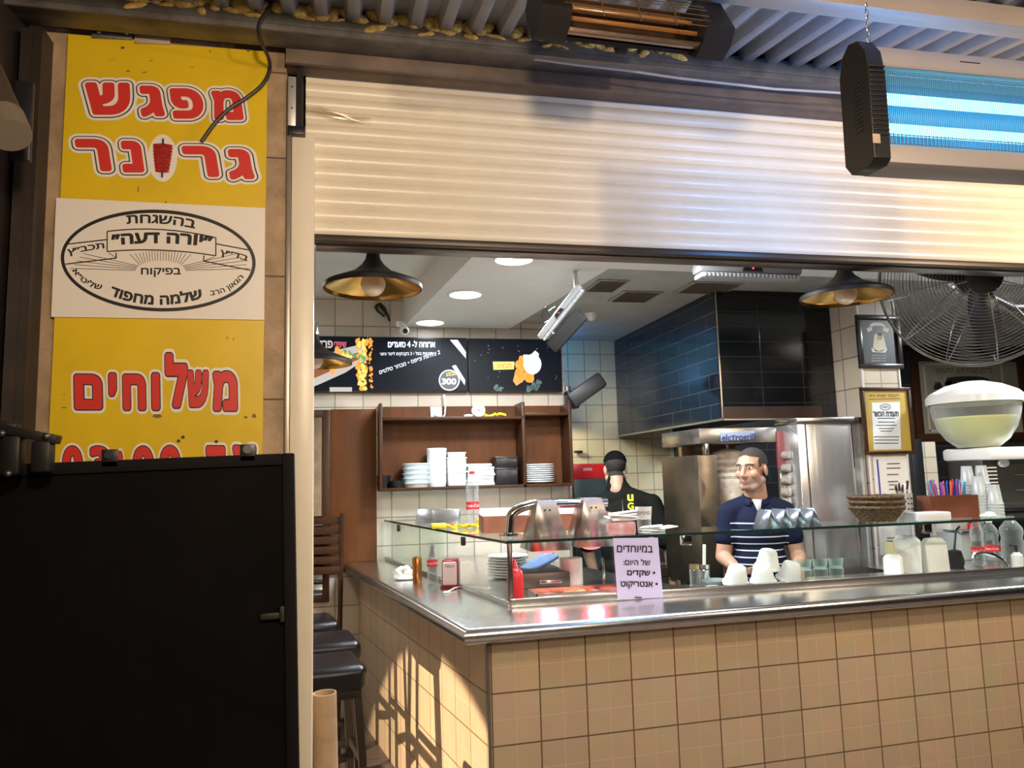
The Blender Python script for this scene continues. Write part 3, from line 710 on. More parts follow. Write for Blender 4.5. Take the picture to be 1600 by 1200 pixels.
MB().bb(GX-.008, GX+.012, GY-.010, GY+.012, 1.07, GT, .003).build('corner_post', mat('dark_edge_steel', (.12, .1, .1), .25, .8), gc, w=True)
for i in range(3):
    p = Vector((GX, GY, GT-.03)) + gs*(.62, 1.95, 1.2)[i]
    if i < 2: MB().box(p, (.016, .035, .045), .002, (0, 0, ang-R(90))).build('glass_clip', BLACK, gc, w=True)
for x in (1.56, 2.87): MB().bb(x, x+.045, GY-.014, GY+.02, GT-.045, GT+.002, .003).build('glass_clip', CHROME, gc, w=True)
# things inside and below the case: low steel well and a lower back worktop are part of the counter
# heat lamps on a bent chrome pipe
hl = thing('heat_lamp_rack', 'bent chrome pipe with two steel heat lamps over the glass case', 'heat lamp', (.76, 3.69, GT+.012))
py = 3.69
P0, P1 = at(795, 838, y=py), at(797, 812, y=py); P2 = at(845, 787, y=py); P3 = at(948, 785, y=py)
pts = [P0, P1]
for k in range(1, 9):
    a = math.pi/2*k/8; pts.append(Vector((P1.x+(P2.x-P1.x)*(1-math.cos(a)), py, P1.z+(P2.z-P1.z)*math.sin(a))))
pts += [P3]
hr = .5*(at(812, 790, y=py)-at(796, 790, y=py)).length
hl.location = (P0.x, py, GT+.012); LOC[hl.name] = Vector(hl.location)
pts[0].z = GT+.012
MB().tube(pts, .023, 16).build('pipe', CHROME, hl, w=True)
MB().lathe([(0, 0), (.045, 0), (.045, .008), (.026, .014), (0, .014)], 24, Matrix.Translation((P0.x, py, GT+.012))).build('foot', CHROME, hl, w=True)
HS = mat('heat_shade_steel', (.55, .50, .47), .3, 1, .15, 8)
for (xc, t, yb) in ((853, 782, 858), (925, 778, 852)):
    T0, B0 = at(xc-3, t, y=py-.03), at(xc+3, yb, y=py-.03)
    k = (B0.z-T0.z); sm_ = MB()
    w0, w1 = .045, .10
    X, Zt, Zb = (T0.x+B0.x)/2, T0.z, B0.z
    if Zb < 1.245: Zb = 1.245
    v = [(X-w0, py-.055, Zt), (X+w0, py-.055, Zt), (X+w0, py+.055, Zt), (X-w0, py+.055, Zt), (X-w1, py-.115, Zb), (X+w1, py-.115, Zb), (X+w1, py+.115, Zb), (X-w1, py+.115, Zb)]
    sm_.add(v, [(0, 1, 5, 4), (1, 2, 6, 5), (2, 3, 7, 6), (3, 0, 4, 7), (0, 3, 2, 1)])
    so = sm_.build('lamp_shade', HS, hl, w=True, ang=20); sd = so.modifiers.new('t', 'SOLIDIFY'); sd.thickness = .002
    hh_ = MB()
    for dx in (-.012, .012): hh_.cyl((X+dx, py-.066, Zt-.045), (X+dx, py-.071, Zt-.046), .004, n=8)
    hh_.build('vent_hole', INK, so, w=True)
    MB().ell((X, py, Zb+.012), (.062, .062, .035), n=24).build('heat_bulb', glow('red_heat_bulb', (1, .10, .13), 3.5), hl, w=True)
    lamp('heat_lamp_glow', 'SPOT', (X, py-.02, Zb-.03), 7, (1, .10, .16), .03, (X-.08, 3.36, 1.03), 120, .5)
# ------------------------------------------------------------------ back wall: screens, shelf, panel, mirror
WY = 5.68
def screen(name, label, px0, x0, x1, z0, z1):
    t = thing(name, label, 'screen', ((x0+x1)/2, WY-.04, z0), 0, 'menu screens on the back wall')
    MB().bb(x0, x1, WY-.055, WY-.003, z0, z1, .004).build('bezel', BLACK, t, w=True)
    p = MB().bb(x0+.008, x1-.008, WY-.0565, WY-.055, z0+.014, z1-.008).build('display', mat('dark_display', (.003, .004, .006), .4, emit=(.004, .006, .011), es=1.0, spec=.12), t, w=True)
    return t, p
SY = WY-.0575
EW = glow('lit_white', (.86, .93, 1), 1.3); EO = glow('lit_orange', (1, .34, .04), 1.4); EY = glow('lit_yellow', (1, .75, .15), 1.2); EP = glow('lit_pink', (1, .18, .25), 1.0)
EWD = glow('lit_soft_white', (.8, .72, .66), .8); EG = glow('lit_green', (.12, .5, .25), .8); EBR = glow('lit_brown', (.4, .12, .03), .8)
def spoly(m, pts, dz=0): m.poly([at(x, y, y=SY-dz) for x, y in pts])
def blobs(m, n, x0, x1, y0, y1, r0, r1, rnd, dz=0):
    for _ in range(n):
        y1 = min(y1, 608); x, y, r = rnd.uniform(x0, x1), rnd.uniform(y0, y1), rnd.uniform(r0, r1)
        ph = rnd.random()*6; spoly(m, [(x+r*math.cos(2*math.pi*k/7+ph)*rnd.uniform(.6, 1.2), y+r*math.sin(2*math.pi*k/7+ph)*rnd.uniform(.8, 1.6)) for k in range(7)], dz)
tA, pA = screen('menu_screen', 'menu screen at the left end showing a filled baguette and flames', 0, -.535, .199, 2.252, 2.664)
tB, pB = screen('menu_screen', 'middle menu screen with white Hebrew text and a circled 300', 0, .206, .938, 2.252, 2.664)
tC, pC = screen('menu_screen', 'right menu screen, mostly dark with a bright burst of light', 0, .946, 1.672, 2.252, 2.662)
rnd = random.Random(11)
m = MB(); m.keep = True
m.mat(0); spoly(m, [(470, 590), (493, 562), (530, 546), (556, 540), (572, 546), (573, 560), (540, 582), (500, 600), (470, 612)], .0004)
m.mat(1); spoly(m, [(475, 584), (505, 572), (540, 556), (566, 549), (570, 558), (530, 574), (498, 588), (475, 597)], .0008)
m.mat(2); blobs(m, 7, 530, 566, 549, 560, 3, 6, rnd, .0012)
m.mat(3); blobs(m, 12, 500, 560, 546, 582, 2.5, 5, rnd, .0014)
m.mat(4); blobs(m, 8, 520, 552, 556, 566, 2, 4, rnd, .0016); blobs(m, 60, 560, 572, 530, 612, 1, 3.5, rnd, .0012)
m.mat(5); blobs(m, 70, 558, 573, 528, 614, 1.2, 4, rnd, .0010)
m.mat(0); spoly(m, [(515, 605), (550, 605), (550, 612), (515, 612)], .001)
put_text(m, heb('פרגית'), pxmap(486, 532, 520, 544, SY, .001), .03)
m.mat(6); put_text(m, heb('שיפודי'), pxmap(522, 534, 541, 543, SY, .001), .015)
m.build('screen_picture', [EWD, EBR, EG, EO, EY, EO, EP], pA, w=True)
m = MB(); m.keep = True
m.mat(0); put_text(m, heb('ארוחה ל- 4 סועדים'), pxmap(606, 532, 680, 543, SY, .001), .045)
put_text(m, heb('טבעות בצל • 2 בקבוקים ליטר וחצי'), pxmap(594, 550, 676, 557, SY, .001, tilt=-1), .02)
put_text(m, heb('2 צלחות צ׳יפס • מבחר סלטים'), quadmap(at(593, 585, y=SY), at(688, 553, y=SY), at(592, 578, y=SY), lift=.001), .02)
spoly(m, [(703, 531), (715, 531), (728, 550), (728, 560)], .0005); spoly(m, [(706, 572), (712, 570), (727, 594), (726, 602)], .0005)
for i in range(28):
    a0, a1 = 2*math.pi*i/28, 2*math.pi*(i+1)/28
    spoly(m, [(702+r*math.cos(a), 594+r*math.sin(a)) for r, a in ((16.5, a0), (16.5, a1), (14.6, a1), (14.6, a0))], .0016)
m.mat(3); spoly(m, [(702+14.6*math.cos(2*math.pi*i/28), 594+14.6*math.sin(2*math.pi*i/28)) for i in range(28)], .0012)
m.mat(0); put_text(m, '300', pxmap(690, 591, 713, 601, SY, .002), .045)
m.mat(1); put_text(m, heb('מבצע'), pxmap(697, 582, 712, 588, SY, .002, tilt=-2), .02)
m.mat(2); blobs(m, 45, 577, 582, 530, 612, .8, 2.2, rnd, .001)
m.build('screen_picture', [EW, EY, EO, glow('lit_black', (.01, .012, .02), .6)], pB, w=True)
m = MB(); m.keep = True
m.mat(1); blobs(m, 26, 808, 832, 556, 592, 3, 8, rnd, .0006); m.mat(0)
spoly(m, [(832+14*math.cos(2*math.pi*i/18), 569+16*math.sin(2*math.pi*i/18)) for i in range(18)], .0014); blobs(m, 9, 822, 842, 556, 584, 5, 9, rnd, .0012)
m.mat(2); spoly(m, [(770, 565), (804, 565), (803, 577), (771, 578)], .001); m.mat(3); blobs(m, 12, 824, 846, 597, 608, 2, 5, rnd, .0006); blobs(m, 4, 772, 792, 604, 608, 2, 4, rnd, .0006)
m.mat(4); blobs(m, 24, 740, 870, 534, 600, .4, .9, rnd, .0006)
m.mat(1); put_text(m, heb('מבצע'), pxmap(776, 568, 799, 575, SY, .002), .02)
m.build('screen_picture', [EW, EO, EY, glow('lit_teal', (.15, .3, .28), .5), EWD], pC, w=True)
# wooden wall shelf
ws = thing('wall_shelf', 'dark wooden open wall shelf with two compartments on the back wall', 'shelf', (.97, WY-.12, 1.54))
SD = .24; y0, y1 = WY-SD, WY
MB().bb(.285, 1.668, WY-.02, WY-.001, 1.54, 2.15).build('back_panel', WOOD, ws, w=True)
for x, zt in ((.272, 2.155), (1.300, 2.160), (1.655, 2.150)): MB().bb(x, x+.024, y0, WY, 1.54, zt, .003).build('upright', WOOD2, ws, w=True)
MB().bb(.29, 1.66, y0, WY-.02, 1.54, 1.562, .002).build('bottom_board', WOOD2, ws, w=True)
MB().bb(.29, 1.31, y0, WY-.02, 2.035, 2.057, .002).build('top_board', WOOD2, ws, w=True); MB().bb(1.32, 1.66, y0, WY-.02, 2.06, 2.082, .002).build('top_board', WOOD2, ws, w=True)
so = thing('wall_socket', 'white socket with a looped white cable on the top rail of the wooden shelf', 'socket', tuple(at(683, 646, y=WY-.022)))
c = at(681, 645, y=WY-.021); MB().box(c+Vector((0, -.014, 0)), (.085, .03, .085), .006).build('box', WHITE, so, w=True)
MB().tube([at(x, y, y=WY-.05) for x, y in ((681, 650), (684, 655), (690, 655), (695, 648), (696, 635), (694, 616))], .006, 8).build('cable', WHITE, so, w=True)
MB().box(c+Vector((.0, -.04, -.015)), (.03, .03, .03), .006).build('plug', WHITE, so, w=True)
# wood panel and mirror on the left
tag(MB().bb(-.062, .262, WY-.03, WY-.001, .985, 2.135, .003).build('wood_panel', WOOD, loc=(0, 0, 0)), 'plain brown wooden panel on the back wall left of the shelf', 'panel')
mr = thing('framed_mirror', 'wood framed mirror at the far left behind the shutter guide', 'mirror', (-.4, WY-.03, .8))
f = MB(); f.bb(-.115, -.068, WY-.05, WY-.001, .79, 2.13, .004); f.bb(-.76, -.115, WY-.05, WY-.001, 2.08, 2.13, .004); f.bb(-.76, -.115, WY-.05, WY-.001, .79, .84, .004); f.bb(-.81, -.76, WY-.05, WY-.001, .79, 2.13, .004)
f.build('frame', WOOD2, mr, w=True); MB().bb(-.765, -.11, WY-.02, WY-.012, .83, 2.09).build('glass', mat('mirror', (.85, .87, .85), .02, 1), mr, w=True)
# stuff on the shelf
FY = WY-.13; FZ = 1.562
DISH = mat('white_dish', (.80, .82, .83), .25, coat=.3); FROST = mat('frosted_tub', (.62, .72, .76), .4); CLW = mat('white_foil', (.7, .71, .72), .35)
def shx(px): return at(px, 750, y=FY).x
BP = mat('black_tub', (.012, .012, .014), .3)
c0 = None
for i, (px, z, r, h) in enumerate(((600, 0, .05, .048), (620, 0, .056, .05), (600, .049, .05, .04))):
    o = MB().lathe([(0, 0), (r*.85, 0), (r, h), (r*.97, h), (r*.82, .006), (0, .006)], 28).build('black_bowl', BP, loc=(shx(px), FY+(.02 if i != 1 else -.03), FZ+z))
    tag(o, ('black bowl at the left end of the wooden shelf, under another bowl', 'black bowl second from the left end of the wooden shelf', 'black bowl stacked on another at the left end of the wooden shelf')[i], 'bowl', 'black bowls on the wooden shelf')
# clear round containers
r = .10
for i in range(5):
    o = MB().lathe([(0, 0), (r*.86, 0), (r*.97, .026), (r, .028), (r, .033), (r*.95, .034), (0, .034)], 32).build('round_container', FROST if i else CLW, loc=(shx(650), FY, FZ+.034*i))
    tag(o, ['clear round container, lowest of the shelf stack', 'clear round container, second from the bottom of the shelf stack', 'clear round container in the middle of the shelf stack', 'clear round container, second from the top of the shelf stack', 'clear round container on top of the shelf stack'][i], 'container', 'round clear containers on the wooden shelf')
o = MB().lathe([(0, 0), (.062, 0), (.068, .03), (.072, .26), (.074, .268), (.070, .275), (0, .275)], 32).build('tall_tub', DISH, loc=(shx(683), FY, FZ)); tag(o, 'tall white stack of cups standing upright on the wooden shelf', 'cups')
for i, (z, w_, h_) in enumerate(((0, .132, .105), (.105, .136, .10), (.205, .125, .035))):
    m = MB(); m.box((0, 0, h_/2), (w_, .13, h_), .012); o = m.build('square_tub', FROST, loc=(shx(712.5), FY, FZ+z)); MB().box((0, 0, h_-.004), (w_+.008, .138, .012), .003).build('lid', FROST, o)
    tag(o, ('pale square tub at the bottom beside the tall white cups', 'pale square tub in the middle beside the tall white cups', 'shallow pale square tub on top beside the tall white cups')[i], 'tub', 'square tubs on the wooden shelf')
for i in range(7):
    o = MB().box((0, 0, .011), (.20-.004*(i % 3), .15, .021), .006, (0, 0, R((-4, 3, 0, -2, 4, 1, -6)[i]))).build('flat_box', DISH, loc=(shx(749)+(.004, -.006, 0, .006, -.004, .003, -.012)[i], FY, FZ+.0225*i))
    tag(o, ['flat white takeaway tray, lowest in the pile behind the bottle', 'flat white takeaway tray, second from the bottom of the pile', 'flat white takeaway tray, third from the bottom of the pile', 'flat white takeaway tray in the middle of the pile behind the bottle', 'flat white takeaway tray, third from the top of the pile', 'flat white takeaway tray, second from the top of the pile', 'flat white takeaway tray, topmost and askew behind the bottle'][i], 'tray', 'flat white trays on the wooden shelf')
for i in range(2):
    o = MB().box((0, 0, .06 if i == 0 else .04), (.165, .16, .12 if i == 0 else .08), .008).build('black_box', BP, loc=(shx(789), FY, FZ+.12*i)); MB().box((0, 0, .115 if i == 0 else .076), (.172, .167, .012), .003).build('lid', BP, o)
    tag(o, ('larger black box on the shelf board left of the white plates', 'smaller black box resting on the larger one on the shelf')[i], 'box', 'black boxes on the wooden shelf')
ordn = ['lowest', 'second from the bottom', 'third from the bottom', 'fourth from the bottom', 'fifth from the bottom', 'fourth from the top', 'third from the top', 'second from the top', 'topmost']
def plate_mb(r): return MB().lathe([(0, 0), (r*.6, 0), (r*.7, .005), (r, .016), (r*.995, .020), (r*.68, .010), (0, .006)], 36)
p0 = None
for i in range(9):
    lab = 'white dinner plate in the right shelf compartment, %s of its stack' % ordn[i]
    L0 = (shx(840)+(.003 if i % 2 else 0), FY, FZ+.0155*i)
    if p0 is None: p0 = plate_mb(.125).build('dinner_plate', DISH, loc=L0); tag(p0, lab, 'plate', 'plates on the wooden shelf')
    else: copy_thing(p0, L0, lab)
# odds on the top board
tz = 2.057
tr = thing('tape_roll', 'white roll lying on the top board of the wooden shelf', 'roll', (shx(749), FY-.02, tz))
MB().cyl((0, -.02, .05), (0, .02, .05), .048, n=28).build('roll', PAPER, tr); MB().cyl((0, -.022, .05), (0, -.0195, .05), .010, n=14).build('core', mat('cardboard', (.42, .27, .15), .8), tr)
m = MB(); rr = random.Random(5)
m.tube([(-.0+.15*t, .02*math.sin(9*t), .012+.010*math.sin(t*14)) for t in [i/14 for i in range(15)]], [.004+.010*abs(math.sin(i*1.3)) for i in range(15)], 8); m.box((.14, 0, .02), (.06, .05, .022), .008, (0, .2, .3)); m.box((.06, .02, .012), (.10, .05, .018), .006, (0, -.1, -.2))
tag(m.build('yellow_wrapper', mat('yellow_plastic', (.85, .62, .03), .4), loc=(shx(757), FY, tz)), 'crumpled yellow wrapper beside the white roll on the top board', 'wrapper')
m = MB(); m.ell((0, 0, .012), (.035, .03, .014)); m.ell((.03, .01, .010), (.03, .02, .010)); tag(m.build('clear_wrapper', CLW, loc=(shx(734), FY, tz)), 'scrap of clear wrapper left of the white roll', 'wrapper')

# ------------------------------------------------------------------ ceiling things
LEDM = glow('led_disc', (.95, .98, 1), 9)
for i, (px, py_) in enumerate(((803, 404), (727, 459), (672, 503))):
    p = at(px, py_, z=2.75)
    t = thing('recessed_downlight', ('recessed downlight nearest the shutter in the white soffit', 'middle recessed downlight in the white soffit', 'recessed downlight nearest the menu screens in the white soffit')[i], 'ceiling light', (p.x, p.y, 2.75), 0, 'round downlights in the soffit')
    MB().lathe([(.098, .002), (.112, -.0), (.112, -.006), (.098, -.010), (.098, .002)], 36).build('trim_ring', WHITE, t)
    MB().lathe([(0, -.006), (.097, -.006), (.097, -.002), (0, -.002)], 36).build('diffuser', LEDM, t)
    lamp('downlight_beam', 'SPOT', (p.x, p.y, 2.735), 46, COOL, .09, (p.x, p.y, 0), 150, .6)
dm = thing('dome_camera', 'small white security camera under the soffit above the screens', 'camera', (.444, 5.45, 2.74))
c = at(632, 516, y=5.42)
q = MB(); q.cyl((c.x-.02, 5.5, 2.75), (c.x-.02, 5.5, 2.72), .035); q.ell((c.x, 5.43, c.z), (.034, .045, .034)); q.cyl((c.x-.015, 5.48, 2.735), (c.x, 5.44, c.z), .014); q.build('housing', WHITE, dm, w=True)
MB().cyl((c.x+.002, 5.405, c.z-.006), (c.x+.004, 5.378, c.z-.014), .020, .017).build('lens', BLACK, dm, w=True)
# pendants
PB = mat('pendant_black', (.012, .011, .010), .5, spec=.2); GOLD = mat('pendant_gold', (.72, .42, .11), .22, 1, .2, 6)
BULB = mat('milky_bulb', (.72, .62, .5), .25)
def pendant(loc, lab, top):
    t = thing('pendant_lamp', lab, 'lamp', loc, 0, 'black and gold pendant lamps')
    MB().lathe([(.026, .165), (.032, .13), (.048, .105), (.085, .072), (.15, .045), (.200, .024), (.207, .016), (.207, .0), (.203, 0), (.203, .014), (.15, .040), (.08, .068), (.03, .10), (.026, .165)], 48).build('shade', PB, t)
    MB().lathe([(.202, .001), (.198, .014), (.145, .037), (.08, .064), (.028, .095), (0, .095)], 48).build('lining', GOLD, t)
    MB().lathe([(0, .165), (.028, .165), (.026, .21), (.02, .235), (0, .235)], 24).build('socket', CHROME, t)
    b = MB(); b.ell((0, 0, .022), .052, n=28); b.cyl((0, 0, .06), (0, 0, .10), .02); b.build('bulb', BULB, t)
    MB().cyl((0, 0, .23), (0, 0, top-loc[2]), .006, n=10).build('rod', PB, t)
    return t
p = at(583, 452, d=3.25); pd = pendant((p.x, p.y, p.z), 'black and gold pendant lamp nearest the signboard, under the shutter', 2.97)
p = at(1322, 466, d=3.62); pendant((p.x, p.y, p.z), 'black and gold pendant lamp left of the fan, in front of the black tiles', 2.76)
p = at(490, 569, d=4.2); pendant((p.x, p.y, p.z), 'black and gold pendant lamp half hidden behind the shutter guide, in front of the menu', 2.98)
# louvre vents
for i, (px, py_, w_, l_) in enumerate(((947, 446, .20, .10), (992, 463, .28, .10), (1107, 449, .36, .10))):
    p = at(px, py_, z=2.79); t = thing('ceiling_vent', ('small dirty ceiling vent nearest the tilted emergency light', 'dirty ceiling vent between the small vent and the black tiles', 'widest dirty ceiling vent under the white emergency light')[i], 'vent', (p.x, p.y, 2.79), 0, 'ceiling vents')
    f = MB(); f.box((0, 0, -.004), (w_, l_*3, .008), .002); f.build('frame', mat('grimy_white', (.34, .30, .25), .6, 0, .4, 20), t)
    s = MB()
    for k in range(9): s.box((0, -l_*1.2+l_*.3*k, -.009), (w_*.84, .018, .004), 0, (R(25), 0, 0))
    s.build('louvre', mat('grimy_louvre', (.14, .10, .07), .7), t)
# emergency lights
EML = mat('clear_prismatic', (.42, .44, .45), .2, 0, 0, 1, .4, 180)
def emerg(name, lab, loc, rot, lit):
    t = thing(name, lab, 'emergency light', loc, rot=rot, group='emergency lights')
    MB().box((0, 0, .02), (.60, .11, .06), .02).build('housing', mat('pale_grey_housing', (.27, .275, .28), .4), t)
    m = MB(); m.box((0, 0, -.022), (.58, .10, .03), .012)
    for i in range(24): m.box((-.27+i*.0235, -.045, -.022), (.012, .022, .02), .002)
    m.build('diffuser', EML, t)
    MB().prism([(-.06, -.016), (.06, -.016), (.042, .016), (-.042, .016)], -.058, -.050, Matrix(((1, 0, 0, 0), (0, 0, 1, 0), (0, 1, 0, .016), (0, 0, 0, 1)))).build('sign_plate', BLACK, t)
    MB().ell((.0, -.06, .016), .006, n=10).build('indicator', glow('red_led', (1, .05, .05), 3 if lit else .5), t)
    return t
p = at(1168, 428, z=2.66); emerg('emergency_light', 'white emergency light hanging level above the vents by the shutter', (p.x, p.y, p.z), (0, 0, 0), True)
p0, p1 = at(906, 452, d=4.25), at(850, 527, d=4.35)
p = (p0+p1)/2; d = (p0-p1).normalized(); t = emerg('emergency_light', 'emergency light hanging tilted steeply beside the menu screens', tuple(p), (0, 0, 0), False)
t.rotation_euler = (R(20), -math.asin(d.z)*.98, math.atan2(d.y, d.x)); t.scale = (.62, .62, .62)
MB().box((-.10, .02, -.13), (.42, .08, .13), .012, (0, R(4), 0)).build('hanging_bracket', mat('grey_black', (.022, .022, .022), .6, spec=.2), t); MB().cyl((-.2, .02, -.03), (-.2, .02, -.10), .02).build('bracket_arm', STEEL, t)
Ti = (Matrix.Translation(t.location) @ t.rotation_euler.to_matrix().to_4x4() @ Matrix.Diagonal((*t.scale, 1))).inverted()
MB().tube([Ti @ at(x, y, d=4.36) for x, y in ((862, 500), (852, 480), (846, 492), (850, 505), (860, 500), (858, 486), (868, 480))], .009, 8).build('cable_loop', BLACK, t)
e_ = p0*.92+p1*.08
MB().cyl(Ti @ e_, Ti @ Vector((e_.x, e_.y+.02, 2.752)), .02).build('mounting_arm', STEEL, t)
tag(MB().tube([at(x, y, y=5.665) for x, y in ((590, 486), (588, 477), (594, 474), (600, 480), (604, 488), (600, 494), (590, 486), (586, 480), (592, 476), (606, 492), (609, 502))], .009, 8).build('cable_coil', BLACK, loc=(0, 0, 0)), 'coil of black cable at the left end of the white soffit', 'cable')
sp = thing('wall_speaker', 'black angled wall speaker on a bracket right of the screens', 'speaker', tuple(at(912, 612, y=5.60)))
c = at(916, 610, y=5.50); q = MB(); q.box(c, (.30, .14, .12), .02, (0, R(-34), R(-12))); q.build('cabinet', mat('speaker_black', (.02, .022, .026), .45), sp, w=True)
MB().box(at(893, 625, y=5.58), (.10, .12, .14), .02).build('bracket', BLACK, sp, w=True)
tag(MB().lathe([(0, -.055), (.02, -.05), (.045, -.02), (.05, 0), (0, 0)], 24).build('smoke_detector', WHITE, loc=at(924, 490, z=2.79)), 'white smoke detector on the kitchen ceiling', 'detector')
# ------------------------------------------------------------------ kitchen: hood, shawarma grill, steel cabinet
hd = thing('extractor_hood', 'big extractor hood clad in glossy black tiles above the shawarma grill', 'hood', (2.8, 5.4, 1.94))
HX0, HX1, HY0, HY1, HZ = 2.385, 3.214, 4.475, 6.368, 1.95
m = MB(); m.add([(HX0, HY0, HZ), (HX0, HY1, HZ), (HX0, HY1, 2.789), (HX0, HY0, 2.789), (HX0+.02, HY0, HZ), (HX0+.02, HY1, HZ), (HX0+.02, HY1, 2.789), (HX0+.02, HY0, 2.789)], [(0, 1, 2, 3), (4, 5, 6, 7), (0, 1, 5, 4), (2, 3, 7, 6)])
k = m.build('side_cladding', T_HOODS, hd); k.location = (-2.8, -5.4, -1.94)
m = MB(); m.bb(HX0, HX1, HY0-.001, HY0+.02, HZ, 2.789); k = m.build('front_cladding', T_HOODF, hd); k.location = (-2.8, -5.4, -1.94)
MB().bb(HX0-.004, HX1, HY0-.006, HY0+.004, HZ-.012, HZ+.002).bb(HX0-.006, HX0+.004, HY0-.006, HY1, HZ-.012, HZ+.002).bb(HX0-.005, HX0+.003, HY0-.006, HY0+.002, HZ, 2.789).build('edge_trim', mat('brass_grey_trim', (.42, .38, .32), .3, .8), hd, w=True)
MB().bb(HX0+.02, HX1, HY0+.02, HY1, 2.0, 2.02).build('filter_panel', DARKSTEEL, hd, w=True)
MB().bb(HX0, HX1-.12, HY0-.012, HY0-.001, HZ+.0, HZ+.075).build('lower_band', mat('bronze_reflection', (.07, .045, .035), .2, .3), hd, w=True)  # bronze reflection along the hood's lower edge, put into the strip's colour
sg = thing('shawarma_grill', 'steel vertical shawarma grill with a white meat cone behind the man', 'grill', (2.45, 4.7, .9))
GS = mat('grill_steel', (.42, .40, .37), .3, .95, .35, 9, .05, 50)
MB().bb(2.17, 2.70, 4.38, 4.95, 1.79, 1.885, .004).build('top_hood', GS, sg, w=True)
stk = MB().box(at(1153, 681, y=4.377), (.235, .004, .055), .001, (0, R(-2.5), 0)).build('name_sticker', mat('blue_sticker', (.30, .38, .55), .4), sg, w=True)
m = MB(); m.keep = True; put_text(m, 'elcтrogrill', pxmap(1128, 679, 1180, 692, 4.373, tilt=-2), .02); m.build('sticker_text', mat('navy_ink', (.02, .03, .15), .5), stk, w=True)
MB().bb(2.16, 2.29, 4.40, 4.95, .92, 1.72, .004).build('side_panel', mat('sooty_steel', (.20, .165, .12), .38, .9, .4, 6), sg, w=True)
MB().bb(2.21, 2.235, 4.39, 4.43, 1.72, 1.80, .002).build('post', STEEL, sg, w=True)
MB().bb(2.29, 2.70, 4.90, 4.95, .92, 1.80).build('back_panel', mat('warm_steel', (.48, .36, .26), .3, .9, .3, 6), sg, w=True)
MB().bb(2.29, 2.72, 4.40, 4.95, .88, .93, .004).build('drip_tray', GS, sg, w=True)
mp = [(0, 0)]
for i in range(25):
    t = i/24; mp.append(((.085+.045*t)*(.94+.06*math.sin(t*70)), .02+.50*t))
mp += [(.10, .55), (.05, .57), (0, .575)]
mc = at(1141, 760, y=4.66)
MB().lathe(mp, 28, Matrix.Translation((mc.x, 4.66, 1.19))).build('meat_cone', mat('wrapped_meat', (.80, .75, .66), .6, 0, .4, 25, .5, 40, col2=(.58, .47, .36)), sg, w=True)
MB().cyl((mc.x, 4.66, .93), (mc.x, 4.66, 1.80), .010).build('spit', STEEL, sg, w=True)
mb = MB(); cpx = at(1229, 730, y=4.36).x
MB().bb(cpx-.042, cpx+.008, 4.372, 4.40, 1.62, 1.86, .003).build('red_panel', mat('dull_red_panel', (.30, .085, .085), .45), sg, w=True)
MB().bb(cpx-.042, cpx+.014, 4.372, 4.40, 1.0, 1.62, .003).build('control_panel', GS, sg, w=True)
for i, y_ in enumerate((711, 731, 750, 769, 785)):
    c = at(1229, y_, y=4.345); q = MB(); q.cyl((c.x+.0, 4.37, c.z), (c.x+.0, 4.315, c.z), .026, .022); q.box((c.x, 4.31, c.z), (.012, .02, .045), .003); q.build('knob', mat('grey_knob', (.5, .47, .42), .35, .4), sg, w=True)
cb = thing('steel_cabinet', 'tall shiny stainless steel cabinet between the man and the tiled pillar', 'cabinet', (2.95, 4.5, 0))
WAVE = mat('wavy_steel', (.72, .72, .71), .2, .8, .1, 3, .25, 3.2, stretch=(3.5, 1, .35))
x0, x1 = 2.745, 3.205
m = MB(); m.bb(x0, x1, 4.22, 4.46, 0, 1.90, .004); m.build('body', WAVE, cb, w=True)
MB().bb(x0-.01, x1+.005, 4.20, 4.46, 1.895, 1.93, .003).build('top_rim', STEEL, cb, w=True)
MB().bb(x0+.05, x0+.057, 4.214, 4.221, 0, 1.89).bb(x1-.09, x1-.083, 4.214, 4.221, 0, 1.89).build('door_seam', CHROME, cb, w=True)
# left kitchen: red box, teal machine, worktable
wt = thing('kitchen_worktable', 'steel kitchen worktable along the yellow tiled wall', 'table', (2.1, 6.1, 0))
m = MB(); m.bb(1.5, 2.95, 5.86, 6.36, .86, .90, .004); m.build('top', STEEL, wt, w=True)
for x, y in ((1.54, 5.9), (2.9, 5.9), (1.54, 6.3), (2.9, 6.3)): MB().bb(x-.02, x+.02, y-.02, y+.02, 0, .86).build('leg', STEEL, wt, w=True)
MB().bb(1.54, 2.9, 5.9, 6.3, .3, .33).build('lower_shelf', DARKSTEEL, wt, w=True)
c = at(915, 737, y=6.0)
rb = thing('red_box', 'red box on top of the dark machine behind the worker', 'box', (c.x, 6.05, at(915, 748, y=5.95).z))
zr = at(915, 748, y=5.95).z
MB().box((0, 0, .06), (.30, .20, .12), .006).build('body', RED, rb); MB().box((.0, -.1015, .075), (.075, .003, .022)).build('printed_mark', mat('faded_print', (.75, .35, .3), .5), rb)
ms = thing('dark_machine', 'dark teal kitchen machine under the red box', 'machine', (c.x, 6.05, .90))
hz = zr-.90
MB().bb(c.x-.19, c.x+.24, 5.94, 6.3, .90, zr-.0, .006).build('body', mat('dark_teal', (.035, .06, .06), .4), ms, w=True)
q0 = at(908, 800, y=5.93); MB().box((q0.x, 5.935, q0.z), (.20, .012, .16), .004).build('teal_panel', mat('teal_panel', (.25, .52, .47), .35), ms, w=True)
for i, (x, y) in enumerate(((903, 706), (1080, 826))):
    p = at(x, y, y=6.36); o = MB().box((0, -.012, 0), (.075, .024, .02), .004).build('wall_hook_bar', BLACK, loc=p); tag(o, ('short black bar on the yellow wall above the red box', 'short black bar on the yellow wall near the grill')[i], 'bar')
mg = thing('charcoal_grill', 'dark grill with embers low against the yellow tiles behind the worker', 'grill', (2.6, 6.1, .90))
